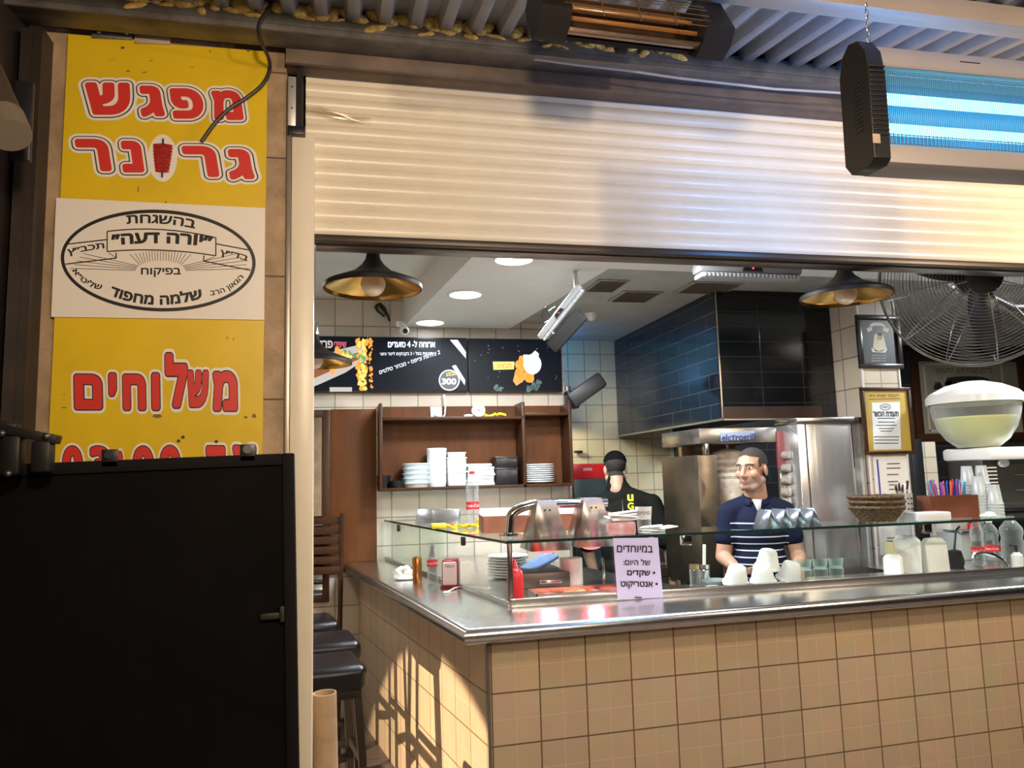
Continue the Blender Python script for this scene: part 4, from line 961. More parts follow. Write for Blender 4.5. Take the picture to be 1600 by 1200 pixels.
MB().bb(2.35, 2.9, 5.95, 6.30, .90, 1.05, .006).build('body', DARKSTEEL, mg, w=True); e_ = MB(); rr = random.Random(2)
for i in range(30): e_.ell((rr.uniform(2.4, 2.85), rr.uniform(5.98, 6.2), 1.055), (.03, .03, .02), n=8)
e_.build('food', mat('fried_food', (.35, .16, .04), .6, 0, .5, 30), mg, w=True)

# ------------------------------------------------------------------ pillar pictures, far wall, fan
def fmap(c0, c1, Y, lift): return pxmap(c0[0], c0[1], c1[0], c1[1], Y, lift)
def picture(name, lab, cat, x0, x1, z0, z1, Y, fw, mf, mc_, group=None):
    t = thing(name, lab, cat, ((x0+x1)/2, Y-.015, z0))
    m = MB()
    for b in ((x0, x1, z0, z0+fw), (x0, x1, z1-fw, z1), (x0, x0+fw, z0+fw, z1-fw), (x1-fw, x1, z0+fw, z1-fw)): m.bb(b[0], b[1], Y-.028, Y-.001, b[2], b[3], .004)
    m.build('frame', mf, t, w=True); MB().bb(x0+fw*.8, x1-fw*.8, Y-.012, Y-.004, z0+fw*.8, z1-fw*.8).build('print', mc_, t, w=True)
    return t
PY = 4.2
a, b_ = at(1341, 576, y=PY), at(1401, 494, y=PY)
pf = picture('framed_portrait', 'black framed portrait of a white-bearded man high on the pillar', 'picture', a.x, b_.x, a.z, b_.z, PY, .030, mat('black_frame', (.02, .018, .018), .3, coat=.3), mat('navy_print', (.022, .03, .042), .4))
m = MB(); m.keep = True; PP = PY-.0125
def pp(pts, Y=None): m.poly([at(x, y, y=Y or PP) for x, y in pts])
m.mat(0); pp([(1359, 507), (1365, 504), (1376, 504), (1383, 508), (1383, 512), (1376, 509), (1366, 509), (1360, 512)]); pp([(1354, 513), (1362, 510), (1363, 516), (1356, 519)]); pp([(1380, 510), (1389, 514), (1387, 520), (1379, 516)])
pp([(1366, 524), (1372, 518), (1379, 520), (1382, 530), (1385, 544), (1378, 549), (1368, 549), (1364, 543)]); pp([(1361, 543), (1373, 549), (1387, 544), (1384, 551), (1363, 550)])
m.mat(1); pp([(1372, 522), (1379, 523), (1378, 531), (1371, 531)], PP-.001)
m.mat(2); pp([(1371, 519), (1379, 520), (1378, 525), (1372, 524)], PP-.002)
m.mat(3)
for i in range(3): put_text(m, heb(('זכר צדיק לברכה', 'זכותו תגן עלינו', 'ועל כל ישראל אמן')[i]), pxmap(1362, 554+i*4.2, 1384, 557.2+i*4.2, PP-.001), .02)
m.build('portrait', [mat('ivory_print', (.62, .58, .45), .5), mat('face_print', (.42, .27, .19), .5), INK, mat('grey_print', (.45, .47, .48), .5)], pf, w=True)
a, b_ = at(1349, 711, y=PY), at(1417, 606, y=PY)
kc = picture('framed_certificate', 'framed kosher certificate with a yellow border on the pillar', 'certificate', a.x, b_.x, a.z, b_.z, PY-.005, .020, WOOD2, mat('yellow_border', (.48, .34, .07), .5))
m = MB(); m.keep = True; PP = PY-.0185
m.mat(0); pp([(1362, 629), (1406, 628), (1408, 702), (1365, 703)])
m.mat(1)
put_text(m, heb('תעודת הכשר'), pxmap(1364, 643, 1404, 651, PP-.001), .04)
for i, (w_, y) in enumerate(((14, 653), (13, 659), (16, 664), (12, 669), (9, 673), (20, 682), (19, 687), (19, 692))):
    pp([(1385-w_, y), (1385+w_, y), (1385+w_, y+1.1), (1385-w_, y+1.1)], PP-.001)
for k in range(24):
    a0, a1 = 2*math.pi*k/24, 2*math.pi*(k+1)/24
    pp([(1383.5+rx*math.cos(q), 636+ry*math.sin(q)) for rx, ry, q in ((8.5, 5.2, a0), (8.5, 5.2, a1), (7.6, 4.3, a1), (7.6, 4.3, a0))], PP-.001)
put_text(m, heb('בהשגחת'), pxmap(1378, 634, 1389, 638, PP-.001), .0)
m.mat(2); put_text(m, heb('לכבוד שבת וחג'), pxmap(1358, 615, 1405, 620, PP-.001), .01); pp([(1358, 623), (1407, 622), (1407, 623.4), (1358, 624.4)])
m.build('certificate_text', [mat('pale_blue_paper', (.70, .75, .78), .5), INK, mat('brown_ink', (.25, .14, .02), .5)], kc, w=True)
nt_ = thing('paper_notice', 'white paper notice with a blue stripe below the framed certificate', 'notice', tuple(at(1392, 866, y=PY)))
m = MB(); q = [at(1364, 714, y=PY-.004), at(1417, 713, y=PY-.004), at(1424, 864, y=PY-.004), at(1376, 868, y=PY-.004)]
m.add(q+[p+Vector((0, .002, 0)) for p in q], [(0, 1, 2, 3), (4, 5, 6, 7), (0, 1, 5, 4), (2, 3, 7, 6), (1, 2, 6, 5), (0, 3, 7, 4)]); m.build('sheet', PAPER, nt_, w=True)
m = MB(); m.keep = True; PP = PY-.0062
m.mat(0); pp([(1369.5, 718), (1372, 718), (1377, 775), (1374.5, 775)])
m.mat(1)
for w_, x, y in ((10, 1396, 724), (11, 1396, 731), (9, 1395, 741), (8, 1395, 752), (6, 1395, 757), (6, 1395, 764), (12, 1398, 840), (13, 1398, 845)): pp([(x-w_, y), (x+w_, y-.6), (x+w_, y+1), (x-w_, y+1.6)])
pp([(1385, 852), (1410, 851), (1410, 855), (1385, 856)]); m.build('notice_text', [mat('blue_ink', (.05, .06, .45), .5), mat('grey_ink', (.10, .10, .11), .5)], nt_, w=True)
tag(MB().bb(at(1420, 700, y=5.09).x, at(1437, 700, y=5.09).x, 5.06, 5.14, 0, 1.82, .004).build('black_post', BLACK), 'narrow black upright between the pillar and the cream tiled partition', 'post')
a, b_ = at(1432, 692, y=6.36), at(1596, 553, y=6.36)
bf = picture('framed_blessing', 'large dark wooden framed picture on the black tiled wall under the fan', 'picture', a.x, b_.x, a.z, b_.z, 6.365, .085, WOOD2, mat('aged_print', (.34, .31, .24), .5, 0, .4, 3))
m = MB(); m.keep = True; PP = 6.350
m.mat(0)
for q in ([(1441, 568), (1565, 567), (1566, 569.5), (1441, 570.5)], [(1441, 568), (1444, 568), (1455, 674), (1452, 674)], [(1452, 672), (1574, 668), (1574, 671), (1452, 675)], [(1562, 567), (1565, 567), (1575, 670), (1572, 670)]): pp(q)
m.mat(1); put_text(m, heb('ברכת הבית היא התעשיר'), pxmap(1460, 575, 1551, 583, PP), .02)
m.mat(2); pp([(1458, 608), (1462, 597), (1468, 596), (1474, 606), (1470, 610)]); pp([(1475, 602), (1480, 590), (1500, 588), (1530, 588), (1545, 592), (1548, 606)])
m.mat(3); pp([(1463, 600), (1466, 594), (1468, 600)]); pp([(1474, 604), (1478, 596), (1488, 594), (1484, 604)]); pp([(1524, 592), (1530, 585), (1535, 593)])
m.build('picture_detail', [mat('frame_lining', (.5, .45, .38), .5), mat('olive_lettering', (.11, .09, .03), .6), mat('dark_coat_print', (.025, .022, .02), .6), mat('light_print', (.5, .5, .47), .6)], bf, w=True)
# fan
FC = at(1526, 432, d=3.9)
fa = thing('wall_fan', 'large black wall fan in a round wire cage at the upper right', 'fan', tuple(FC))
ax = Vector((-.44, -.86, -.26)).normalized(); fa.rotation_euler = ax.to_track_quat('Z', 'Y').to_euler()
WIRE = mat('fan_wire', (.42, .44, .46), .25, .95)
def cage(sgn):
    g = MB(); RR = .455; D = .10
    for i in range(24):
        r = .085+(RR-.085)*i/23; z = sgn*(D*(1-(r/RR)**2.6))+sgn*.012
        g.tube([(r*math.cos(2*math.pi*k/56), r*math.sin(2*math.pi*k/56), z) for k in range(56)], .0016 if i < 23 else .006, 5, True)
    for k in range(12):
        a = 2*math.pi*k/12+.2
        g.tube([(r*math.cos(a), r*math.sin(a), sgn*(D*(1-(r/RR)**2.6))+sgn*.012) for r in [.07+(RR-.07)*j/9 for j in range(10)]], .003, 5)
    return g
cage(1).build('front_guard', WIRE, fa); cage(-1).build('rear_guard', WIRE, fa)
FB = mat('fan_black', (.014, .014, .016), .42)
MB().lathe([(0, .125), (.07, .12), (.088, .105), (.088, .10), (0, .10)], 32).build('badge', FB, fa)
for k in range(3):
    bl = MB(); n = 10; vs = []; fs = []
    for i in range(n+1):
        t = i/n; r = .05+.36*t; w_ = .035+.035*math.sin(math.pi*min(1, t*1.02)**.8)
        if i == n: w_ = .015
        tw = .5-.3*t
        for s in (-1, 1): vs.append((r, s*w_*math.cos(tw), s*w_*math.sin(tw)+.0))
    for i in range(n): fs.append((2*i, 2*i+1, 2*i+3, 2*i+2))
    a = R((270, 30, 150)[k]+10)
    bl.add(vs, fs, Matrix.Rotation(a, 4, 'Z')); o = bl.build('blade', FB, fa); so_ = o.modifiers.new('t', 'SOLIDIFY'); so_.thickness = .004
MB().lathe([(0, .06), (.05, .06), (.06, .02), (.06, -.06), (.085, -.07), (.085, -.20), (.06, -.23), (0, -.23)], 28).build('motor', FB, fa)
Mi = ax.to_track_quat('Z', 'Y').to_matrix().transposed()
def loc_(p): return Mi @ (Vector(p)-FC)
arm = MB(); arm.tube([loc_(FC-ax*.2), loc_(FC-ax*.26+Vector((.05, .02, -.05))), loc_(FC+Vector((.45, .25, -.10))), loc_(FC+Vector((1.1, .35, -.06)))], .025, 12)
arm.box(loc_(FC-ax*.24+Vector((.03, 0, -.06))), (.07, .07, .16), .01); arm.build('wall_arm', FB, fa)
# juice dispenser
jd = thing('juice_dispenser', 'drink dispenser with a clear bowl of yellow juice and a white lid', 'drink dispenser', (3.80, 3.98, 1.05))
JX, JY = at(1524, 650, y=3.98).x, 3.98
JW = mat('glossy_white', (.86, .86, .84), .22)
zt = at(1495, 700, y=3.83).z; zb0 = zt+.004; zl = at(1524, 628, y=3.98).z
MB().bb(JX-.10, JX+.55, JY-.19, JY+.19, zt-.075, zt, .02).build('top_deck', JW, jd, w=True)
MB().bb(JX-.08, JX+.50, JY-.10, JY+.17, 1.385, zt-.07, .006).build('body', mat('dispenser_black', (.035, .033, .03), .4), jd, w=True)
MB().bb(JX-.09, JX+.55, JY-.10, JY+.19, 1.352, 1.39, .006).build('base', mat('dispenser_black', (.035, .033, .03), .4), jd, w=True)
bm2 = MB(); rs = [(.11, .0), (.17, .05), (.215, .12), (.24, .20), (.252, zl-zb0-.0)]
bm2.lathe([(0, 0)]+rs+[(r-.004, z) for r, z in reversed(rs)]+[(0, .006)], 48, Matrix.Translation((JX, JY, zb0))); bm2.build('bowl', CLEAR, jd, w=True)
lv = .185
MB().lathe([(0, .008)]+[(r-.006, z+.004) for r, z in rs[:3]]+[(.232, lv), (0, lv)], 48, Matrix.Translation((JX, JY, zb0))).build('juice', mat('lemon_juice', (.86, .84, .36), .35, sss=.3), jd, w=True)
MB().lathe([(.268, -.012), (.268, .03), (.24, .06), (.16, .10), (.07, .125), (0, .128)], 48, Matrix.Translation((JX, JY, zl))).build('lid', JW, jd, w=True)
gr = MB()
for i in range(8): gr.box((JX-.03, JY-.103, zt-.12-.022*i), (.085, .006, .008))
gr.build('grille', JW, jd, w=True)
MB().ell((JX+.06, JY-.11, zt-.095), (.042, .016, .026)).build('badge', mat('silver_badge', (.6, .6, .6), .3, .5), jd, w=True)
q = MB()
for i in range(2): q.bb(JX+.14, JX+.5, JY-.106, JY-.10, zt-.17-.09*i, zt-.165-.09*i)
rk = thing('steel_rack', 'thin-legged steel rack carrying the drink dispenser', 'rack', (JX+.2, JY+.03, 1.05))
MB().bb(JX-.10, JX+.56, JY-.07, JY+.19, 1.335, 1.35, .002).build('top', STEEL, rk, w=True)
for dx in (-.085, .545):
    for dy in (-.055, .175): MB().bb(JX+dx-.01, JX+dx+.01, JY+dy-.01, JY+dy+.01, 1.05, 1.336).build('leg', STEEL, rk, w=True)
q.build('panel_seam', mat('seam_grey', (.12, .12, .11), .5), jd, w=True)
# ------------------------------------------------------------------ things standing on and in the counter
CZ, SZ = 1.05, 1.337
def on(px, py_, z): p = at(px, py_, z=z); return (p.x, p.y, z)
def stand(px, Y, z=CZ): p = at(px, 900, y=Y); return (p.x, Y, z)
def hgt(px, top, Y, z=CZ): return at(px, top, y=Y).z - z
COLA = mat('cola_label', (.62, .02, .03), .4); DKL = mat('dark_cola', (.05, .012, .006), .15)
def bottle(name, lab, loc, h, r, kind, cap=RED, label=True):
    t = thing(name, lab, 'bottle', loc)
    if kind == 'glass': pr = [(0, 0), (r*.9, 0), (r, .01*h), (r*.94, .2*h), (r*.86, .34*h), (r, .50*h), (r*.98, .58*h), (r*.62, .73*h), (r*.42, .86*h), (r*.40, .95*h), (r*.48, .955*h), (r*.48, .99*h), (r*.38, h)]
    else: pr = [(0, 0), (r*.8, 0), (r, .03*h), (r, .22*h), (r*.97, .24*h), (r*.97, .38*h), (r, .40*h), (r*.86, .52*h), (r, .64*h), (r*.95, .74*h), (r*.55, .87*h), (r*.32, .92*h), (r*.32, .95*h)]
    MB().lathe(pr, 28).build('body', CLEAR, t)
    if label:
        z0, z1 = (.47, .62) if kind == 'glass' else (.235, .385)
        l = MB().lathe([(r*1.012, z0*h), (r*1.012, z1*h)], 28).build('label', COLA, t)
        m = MB(); m.keep = True; vs, fs = glyphs('Coca-Cola', .01, .2); wt = max(v[0] for v in vs); a0 = math.atan2(-loc[1], -loc[0])
        sc = (z1-z0)*h*.55
        m.add([((r*1.02)*math.cos(a0+(x-wt/2)*sc/r), (r*1.02)*math.sin(a0+(x-wt/2)*sc/r), (z0+z1)/2*h-.3*sc+y*sc) for x, y in vs], fs)
        m.build('lettering', SWHT, l)
    if cap: MB().lathe([(0, .94*h), (r*.40, .94*h), (r*.40, h), (0, h)], 20).build('cap', cap, t)
    return t
# -- on the bar outside the glass
p = on(705, 917, CZ)
nh = thing('napkin_dispenser', 'red and chrome napkin dispenser full of napkins on the bar', 'napkin dispenser', p, R(-14))
m = MB(); m.box((0, 0, .075), (.085, .12, .14), .012, None); m.box((0, 0, .006), (.10, .135, .012), .003); m.build('body', mat('dark_red_metal', (.28, .02, .03), .25, .3), nh)
np_ = MB().box((.0, -.058, .076), (.074, .014, .118), .006).build('napkins', mat('pink_napkin', (.80, .62, .62), .7), nh)  # front napkins are pink, the rear ones white
m = MB(); m.keep = True; put_text(m, 'Tabaco', quadmap((-.026, -.066, .108), (.026, -.066, .108), (-.026, -.066, .122)), .0); m.build('lettering', mat('brown_print', (.2, .05, .05), .5), np_)
MB().box((.0, .058, .076), (.074, .014, .118), .006).build('napkins', PAPER, nh)
bottle('glass_bottle', 'empty glass cola bottle beside the napkin dispenser on the bar', on(676, 914, CZ), .215, .030, 'glass', None)
cn = thing('drink_can', 'slim copper coloured drink can on the bar left of the glass bottle', 'can', on(652, 910, CZ))
MB().lathe([(0, 0), (.022, 0), (.0265, .008), (.0265, .128), (.022, .138), (0, .136)], 28).build('body', mat('copper_can', (.55, .22, .06), .25, .85, .35, 40), cn); MB().lathe([(.0, .137), (.0225, .138), (.0225, .142), (.021, .142), (0, .139)], 28).build('lid', CHROME, cn)
m = MB(); rr = random.Random(8)
for i in range(9): m.ell((rr.uniform(-.05, .05), rr.uniform(-.03, .03), .015+rr.uniform(0, .05)), (rr.uniform(.02, .04), rr.uniform(.02, .03), rr.uniform(.008, .02)), (rr.uniform(-1, 1), rr.uniform(-1, 1), 0), 10)
m.ell((0, 0, .012), (.07, .045, .012), n=12); tag(m.build('crumpled_napkin', PAPER, loc=on(634, 906, CZ)), 'crumpled white napkins left of the copper can on the bar', 'napkin')
m = MB(); a = Vector(on(698, 927, CZ))+Vector((0, 0, .006)); b_ = Vector(on(722, 917, CZ))+Vector((0, 0, .006)); m.tube([a, a*.5+b_*.5+Vector((0, 0, .004)), b_], .0035, 6); m.ell(a, (.020, .014, .005), n=12)
tag(m.build('plastic_spoon', WHITE), 'white plastic spoon lying on the bar before the napkin dispenser', 'spoon')
# -- inside the case
kp_ = thing('ketchup_bottle', 'red squeeze bottle standing at the corner inside the glass case', 'bottle', (GX+.045, GY+.10, CZ))
MB().lathe([(0, 0), (.036, 0), (.038, .01), (.038, .12), (.03, .145), (.016, .155), (0, .155)], 28).build('body', RED, kp_); MB().lathe([(.016, .15), (.014, .16), (.004, .195), (0, .195)], 16).build('nozzle', RED, kp_)
rt = thing('red_lit_tray', 'shallow steel food tray along the front glass under the heat lamps', 'tray', (1.1, 3.50, CZ))
m = MB(); m.bb(-.24, .36, -.085, .085, .0, .006); 
for b in ((-.24, .36, -.085, -.079), (-.24, .36, .079, .085), (-.24, -.234, -.085, .085), (.354, .36, -.085, .085)): m.bb(b[0], b[1], b[2], b[3], .006, .045)
m.build('pan', STEEL, rt)
m = MB(); rr = random.Random(4)
for i in range(26): m.ell((rr.uniform(-.2, .32), rr.uniform(-.06, .06), .02), (rr.uniform(.02, .05), rr.uniform(.015, .03), .012), (0, 0, rr.random()*3), 8)
fo = m.build('food', mat('sliced_food', (.55, .30, .12), .55, 0, .5, 30), rt); fo['kind'] = 'stuff'
pl0 = None
for i in range(8):
    L0 = (at(793, 880, y=4.35).x+(.004 if i % 2 else -.002), 4.35, CZ+.0155*i); lab = 'pale plate inside the glass case, %s of its stack' % ['lowest', 'second from the bottom', 'third from the bottom', 'fourth from the bottom', 'fourth from the top', 'third from the top', 'second from the top', 'topmost'][i]
    if pl0 is None: pl0 = plate_mb(.115).build('case_plate', DISH, loc=L0); tag(pl0, lab, 'plate', 'plates inside the glass case')
    else: copy_thing(pl0, L0, lab)
BLU = mat('blue_cloth', (.16, .24, .50), .8, 0, .2, 30)
for i, (px, Yc, rot, sz, lab) in enumerate(((835, 4.15, (R(4), R(-22), R(20)), (.26, .14, .018), 'blue cloth lying slanted on a steel lid inside the glass case'), (838, 3.98, (0, R(2), R(-8)), (.19, .12, .03), 'folded blue cloth in front of the slanted one inside the case'))):
    p = stand(px, Yc); z = hgt(px, (884, 902)[i], Yc)
    o = MB().box((0, 0, 0), sz, .008, rot).build('blue_cloth', BLU, loc=(p[0], Yc, CZ+max(z, .03))); tag(o, lab, 'cloth')
p = stand(842, 4.05)
bx = thing('steel_container', 'low dark steel food container under the blue cloths inside the case', 'container', (p[0], 4.06, CZ)); MB().bb(-.13, .13, -.16, .20, 0, .075, .006).build('body', DARKSTEEL, bx); MB().box((.02, -.17, .03), (.12, .02, .02), .006).build('handle', CHROME, bx)
p = (at(893, 905, y=3.98).x, 3.98, CZ)
tw = thing('paper_towel_roll', 'white paper towel roll standing inside the glass case', 'paper roll', p); h_ = .135
MB().lathe([(.018, 0), (.058, 0), (.060, .004), (.060, h_-.004), (.058, h_), (.018, h_), (.018, 0)], 36).build('roll', mat('towel_paper', (.78, .79, .77), .85, 0, 0, 1, .25, 90), tw); MB().lathe([(.018, .001), (.018, h_-.001), (.0165, h_-.001), (.0165, .001), (.018, .001)], 20).build('core', mat('cardboard', (.42, .27, .15), .8), tw)
tp = stand(943, 3.66); m = MB(); m.tube([(0, 0, .01), (0, 0, .12), (-.006, 0, .16), (.002, 0, .165), (.004, 0, .12), (.004, 0, .01)], .004, 8)
tag(m.build('metal_tongs', CHROME, loc=(tp[0], 3.66, CZ)), 'steel tongs standing upright behind the front glass left of the paper note', 'tongs')
# -- paper note on the glass
nn = thing('paper_note', 'pale lilac handwritten Hebrew note taped to the front of the glass case', 'note', tuple(at(997, 935, y=3.372)))
q = [at(958, 841, y=3.372), at(1028, 840, y=3.372), at(1036, 934, y=3.37), at(965, 936, y=3.37)]
MB().add(q+[v+Vector((0, .0012, 0)) for v in q], [(0, 1, 2, 3), (4, 5, 6, 7), (0, 1, 5, 4), (2, 3, 7, 6), (1, 2, 6, 5), (0, 3, 7, 4)]).build('sheet', mat('lilac_paper', (.66, .60, .86), .7), nn, w=True)
m = MB(); m.keep = True
def nt2(s, x0, y0, x1, y1, b=.015): put_text(m, heb(s), pxmap(x0, y0, x1, y1, 3.3685, tilt=.5), b)
nt2('במיוחדים', 964, 852, 1020, 863); nt2('של היום:', 974, 873, 1016, 883); nt2('• שקדים', 980, 891, 1024, 902, .03); nt2('• אנטריקוט', 970, 908, 1028, 920, .03)
m.build('handwriting', INK, nn, w=True); tag(MB().tube([at(992, 933.5, y=3.365), at(1003, 934, y=3.365)], .0025, 6).build('tape', BLACK, nn, w=True), 'x', 'x'); k = [c for c in nn.children if c.name.startswith('tape')][0]; del k['label']; del k['category']
# -- on the glass shelf, left to right
STT = mat('tent_steel', (.55, .56, .58), .22, .9)
def tent(px, py_, w_, h_, lab, rz):
    p = on(px, py_, SZ); m = MB()
    for s in (-1, 1): m.box((s*h_*.42, 0, h_*.5), (.004, w_, h_*1.08), .001, (0, R(-23*s), 0))
    o = m.build('steel_holder', STT, loc=p); o.rotation_euler = (0, 0, rz); return tag(o, lab, 'holder', 'steel tent holders on the shelf')
tent(669, 815, .14, .085, 'small steel tent holder nearest the wooden panel on the shelf', R(60)); tent(698, 817, .17, .085, 'steel tent holder beside the water bottle on the shelf', R(70))
bottle('plastic_bottle', 'clear plastic bottle with red cap and label on the glass shelf', on(739, 814, SZ), .325, .043, 'pet')
m = MB(); rr = random.Random(9)
m.tube([(-.16+.3*t/15, .03*math.sin(t*.9), .012+.008*math.sin(t*1.9)) for t in range(16)], .009, 8); m.tube([(-.05+.2*t/10, -.03+.02*math.sin(t*2), .02) for t in range(11)], .007, 8)
m.mat(1); m.tube([(-.12+.2*t/10, .01+.02*math.sin(t), .022) for t in range(11)], .006, 8); m.mat(0); m.box((.12, .0, .03), (.07, .05, .05), .012); m.box((-.13, .01, .02), (.09, .05, .03), .012)
tag(m.build('yellow_strap', [mat('yellow_plastic', (.85, .62, .03), .4), RED], loc=on(722, 826, SZ)), 'tangled yellow and red strap on the glass shelf before the bottle', 'strap')
cbx = thing('cardboard_box', 'long open brown cardboard box on the glass shelf behind the heat lamps', 'box', (.97, 3.93, SZ), R(-6))
BCARD = mat('brown_cardboard', (.40, .15, .08), .7, 0, .15, 20)
m = MB(); m.bb(-.27, .40, -.14, .14, 0, .006)
for b in ((-.27, .40, -.14, -.135), (-.27, .40, .135, .14), (-.27, -.265, -.14, .14), (.395, .40, -.14, .14)): m.bb(b[0], b[1], b[2], b[3], .006, .085)
m.build('tray', BCARD, cbx); MB().bb(-.265, .395, .128, .132, .01, .115).build('white_lining', PAPER, cbx)
cbx.location = (at(800, 838, y=3.9).x+.13, 4.0, SZ)
pk = thing('napkin_pack', 'red and white pack of napkins on the shelf above the paper note', 'napkins', (at(971, 838, y=3.47).x, 3.475, SZ), R(-8))
MB().box((0, 0, .03), (.125, .10, .06), .01).build('pack', mat('red_white_pack', (.72, .22, .22), .5, 0, .6, 26, col2=(.8, .72, .70)), pk)
m = MB(); rr = random.Random(6)
for i in range(6): m.box((rr.uniform(-.012, .02), rr.uniform(-.01, .01), .065+.007*i), (.13, .10, .007), .003, (R(rr.uniform(-6, 6)), R(rr.uniform(-8, 8)), R(rr.uniform(-15, 15))))
m.build('loose_napkins', PAPER, pk)
tag(MB().tube([at(975, 822, y=3.53), at(973.5, 800, y=3.53), at(972, 781, y=3.53)], .002, 6).build('thin_skewer', STEEL), 'thin skewer standing up behind the napkin pack', 'skewer')
gl = thing('tip_glass', 'drinking glass with a handwritten paper label on the shelf above the note', 'glass', (at(1006, 838, y=3.46).x, 3.45, SZ+.004))
MB().lathe([(0, 0), (.030, 0), (.034, .05), (.040, .12), (.0385, .12), (.032, .05), (.028, .012), (0, .012)], 28).build('tumbler', CLEAR, gl)
pa = math.atan2(-3.45, -gl.location.x); m = MB()
m.lathe([(.0345, .062), (.0415, .122)], 28); m2 = MB(); n_ = 12
m2.add([((.0352+.0066*v)*math.cos(pa+(u-.5)*2.2), (.0352+.0066*v)*math.sin(pa+(u-.5)*2.2), .062+.060*v) for v in (0, 1) for u in [i/n_ for i in range(n_+1)]], [(i, i+1, n_+2+i, n_+1+i) for i in range(n_)])
lp = m2.build('paper_label', PAPER, gl); m = MB(); m.keep = True; vs, fs = glyphs(heb('טיפים'), .0); wt = max(v[0] for v in vs)
m.add([(.0405*math.cos(pa+(x/wt-.5)*1.5), .0405*math.sin(pa+(x/wt-.5)*1.5), .085+y*.025) for x, y in vs], fs); m.build('handwriting', INK, lp)
m = MB(); rr = random.Random(12)
for i in range(5): m.box((rr.uniform(-.06, .06), rr.uniform(-.02, .02), .006+.005*i), (.10, .07, .005), .002, (R(rr.uniform(-4, 4)), R(rr.uniform(-5, 5)), R(rr.uniform(-40, 40))))
tag(m.build('loose_napkins', PAPER, loc=(at(1026, 838, y=3.5).x, 3.52, SZ)), 'loose white napkins on the shelf right of the labelled glass', 'napkins')
th = MB(); zz = []
x0 = at(1190, 828, y=3.45).x; W_ = .055; HT = .088
for i in range(4):
    o_ = x0+i*.078
    for s in (-1, 1):
        th.add([(o_+(0 if s < 0 else .07), -.06, 0), (o_+.035, -.06, HT), (o_+.035, .06, HT), (o_+(0 if s < 0 else .07), .06, 0)], [(0, 1, 2, 3)])
o = th.build('taco_holder', mat('mirror_steel', (.42, .47, .55), .28, .85), loc=(0, 3.47, SZ)); sd = o.modifiers.new('t', 'SOLIDIFY'); sd.thickness = .002; o.rotation_euler = (0, 0, 0)
tag(o, 'zigzag steel taco holder on the glass shelf in front of the man', 'holder')
WK = mat('wicker', (.14, .085, .035), .7, 0, .6, 60, .8, 120, col2=(.05, .028, .012))
bk0 = None
def basket_mb():
    m = MB(); n = 40
    for k in range(7):
        t = k/6; r = .085+.045*t; z = .006+.062*t
        m.tube([((r+.003*math.sin(i*math.pi))*math.cos(2*math.pi*i/n), (r+.0025*(1 if (i+k) % 2 else -1))*math.sin(2*math.pi*i/n), z+.002*(1 if (i+k) % 2 else -1)) for i in range(n)], .0058, 6, True)
    for i in range(20):
        a = 2*math.pi*i/20; m.tube([(.08*math.cos(a), .08*math.sin(a), .004), (.108*math.cos(a), .108*math.sin(a), .036), (.132*math.cos(a), .132*math.sin(a), .072)], .004, 5)
    m.lathe([(0, .002), (.084, .002), (.084, .008), (0, .008)], 28)
    m.lathe([(.082, .004), (.128, .068), (.126, .068), (.08, .008)], 36)
    m.tube([(.132*math.cos(2*math.pi*i/n), .132*math.sin(2*math.pi*i/n), .072+.003*(i % 2)) for i in range(n)], .0085, 6, True); return m
bxp = at(1372, 822, y=3.56).x
for i in range(3):
    L0 = (bxp+(0, .004, -.003)[i], 3.56, SZ+.0005+.027*i); lab = ('lowest of the three stacked wicker baskets on the glass shelf', 'middle one of the three stacked wicker baskets on the shelf', 'topmost of the three stacked wicker baskets on the shelf')[i]
    if bk0 is None: bk0 = basket_mb().build('wicker_basket', WK, loc=L0); tag(bk0, lab, 'basket', 'stacked wicker baskets')
    else: copy_thing(bk0, L0, lab, R(11*i))
cu = thing('cutlery_caddy', 'perforated steel caddy of forks and knives behind the wicker baskets', 'cutlery caddy', (at(1412, 818, y=3.66).x, 3.655, SZ))
cu.location.y = 3.655
MB().lathe([(0, 0), (.05, 0), (.052, .135), (.049, .135), (.047, .004), (0, .004)], 28).build('cup', mat('caddy_steel', (.62, .62, .62), .35, .5), cu)
m = MB()
for k in range(5):
    for j in range(4):
        a = R(240+k*22); m.ell((.0525*math.cos(a), .0525*math.sin(a), .025+.028*j), .005, n=8)
m.build('perforation', BLACK, cu)
for k, (dx, h_, mt) in enumerate(((-.030, .17, STEEL), (-.012, .18, STEEL), (.006, .17, STEEL), (.022, .175, WHITE), (.036, .19, BLACK))):
    m = MB(); m.tube([(dx*.6, .01, .01), (dx, .0, h_-.04)], .003, 6); m.box((dx*1.05, 0, h_-.012), (.016, .005, .05), .003, (0, R(12*(dx*30)), 0)); m.build('utensil', mt, cu)
wtray = thing('white_tray', 'flat white tray on the shelf in front of the wooden straw box', 'tray', (at(1452, 818, y=3.45).x, 3.46, SZ)); MB().box((0, 0, .022), (.20, .11, .044), .008).build('tray', DISH, wtray)
sb = thing('straw_box', 'dark wooden box holding coloured drinking straws on the glass shelf', 'box', (at(1490, 818, y=3.58).x, 3.60, SZ), R(-4))
m = MB(); m.bb(-.15, .14, -.055, .055, 0, .008)
for b in ((-.15, .14, -.055, -.047), (-.15, .14, .047, .055), (-.15, -.142, -.047, .047), (.132, .14, -.047, .047), (-.02, -.012, -.047, .047)): m.bb(b[0], b[1], b[2], b[3], .008, .118)
m.build('wooden_box', mat('reddish_wood', (.17, .05, .022), .45, 0, .4, 8, stretch=(.3, 1, 1)), sb)
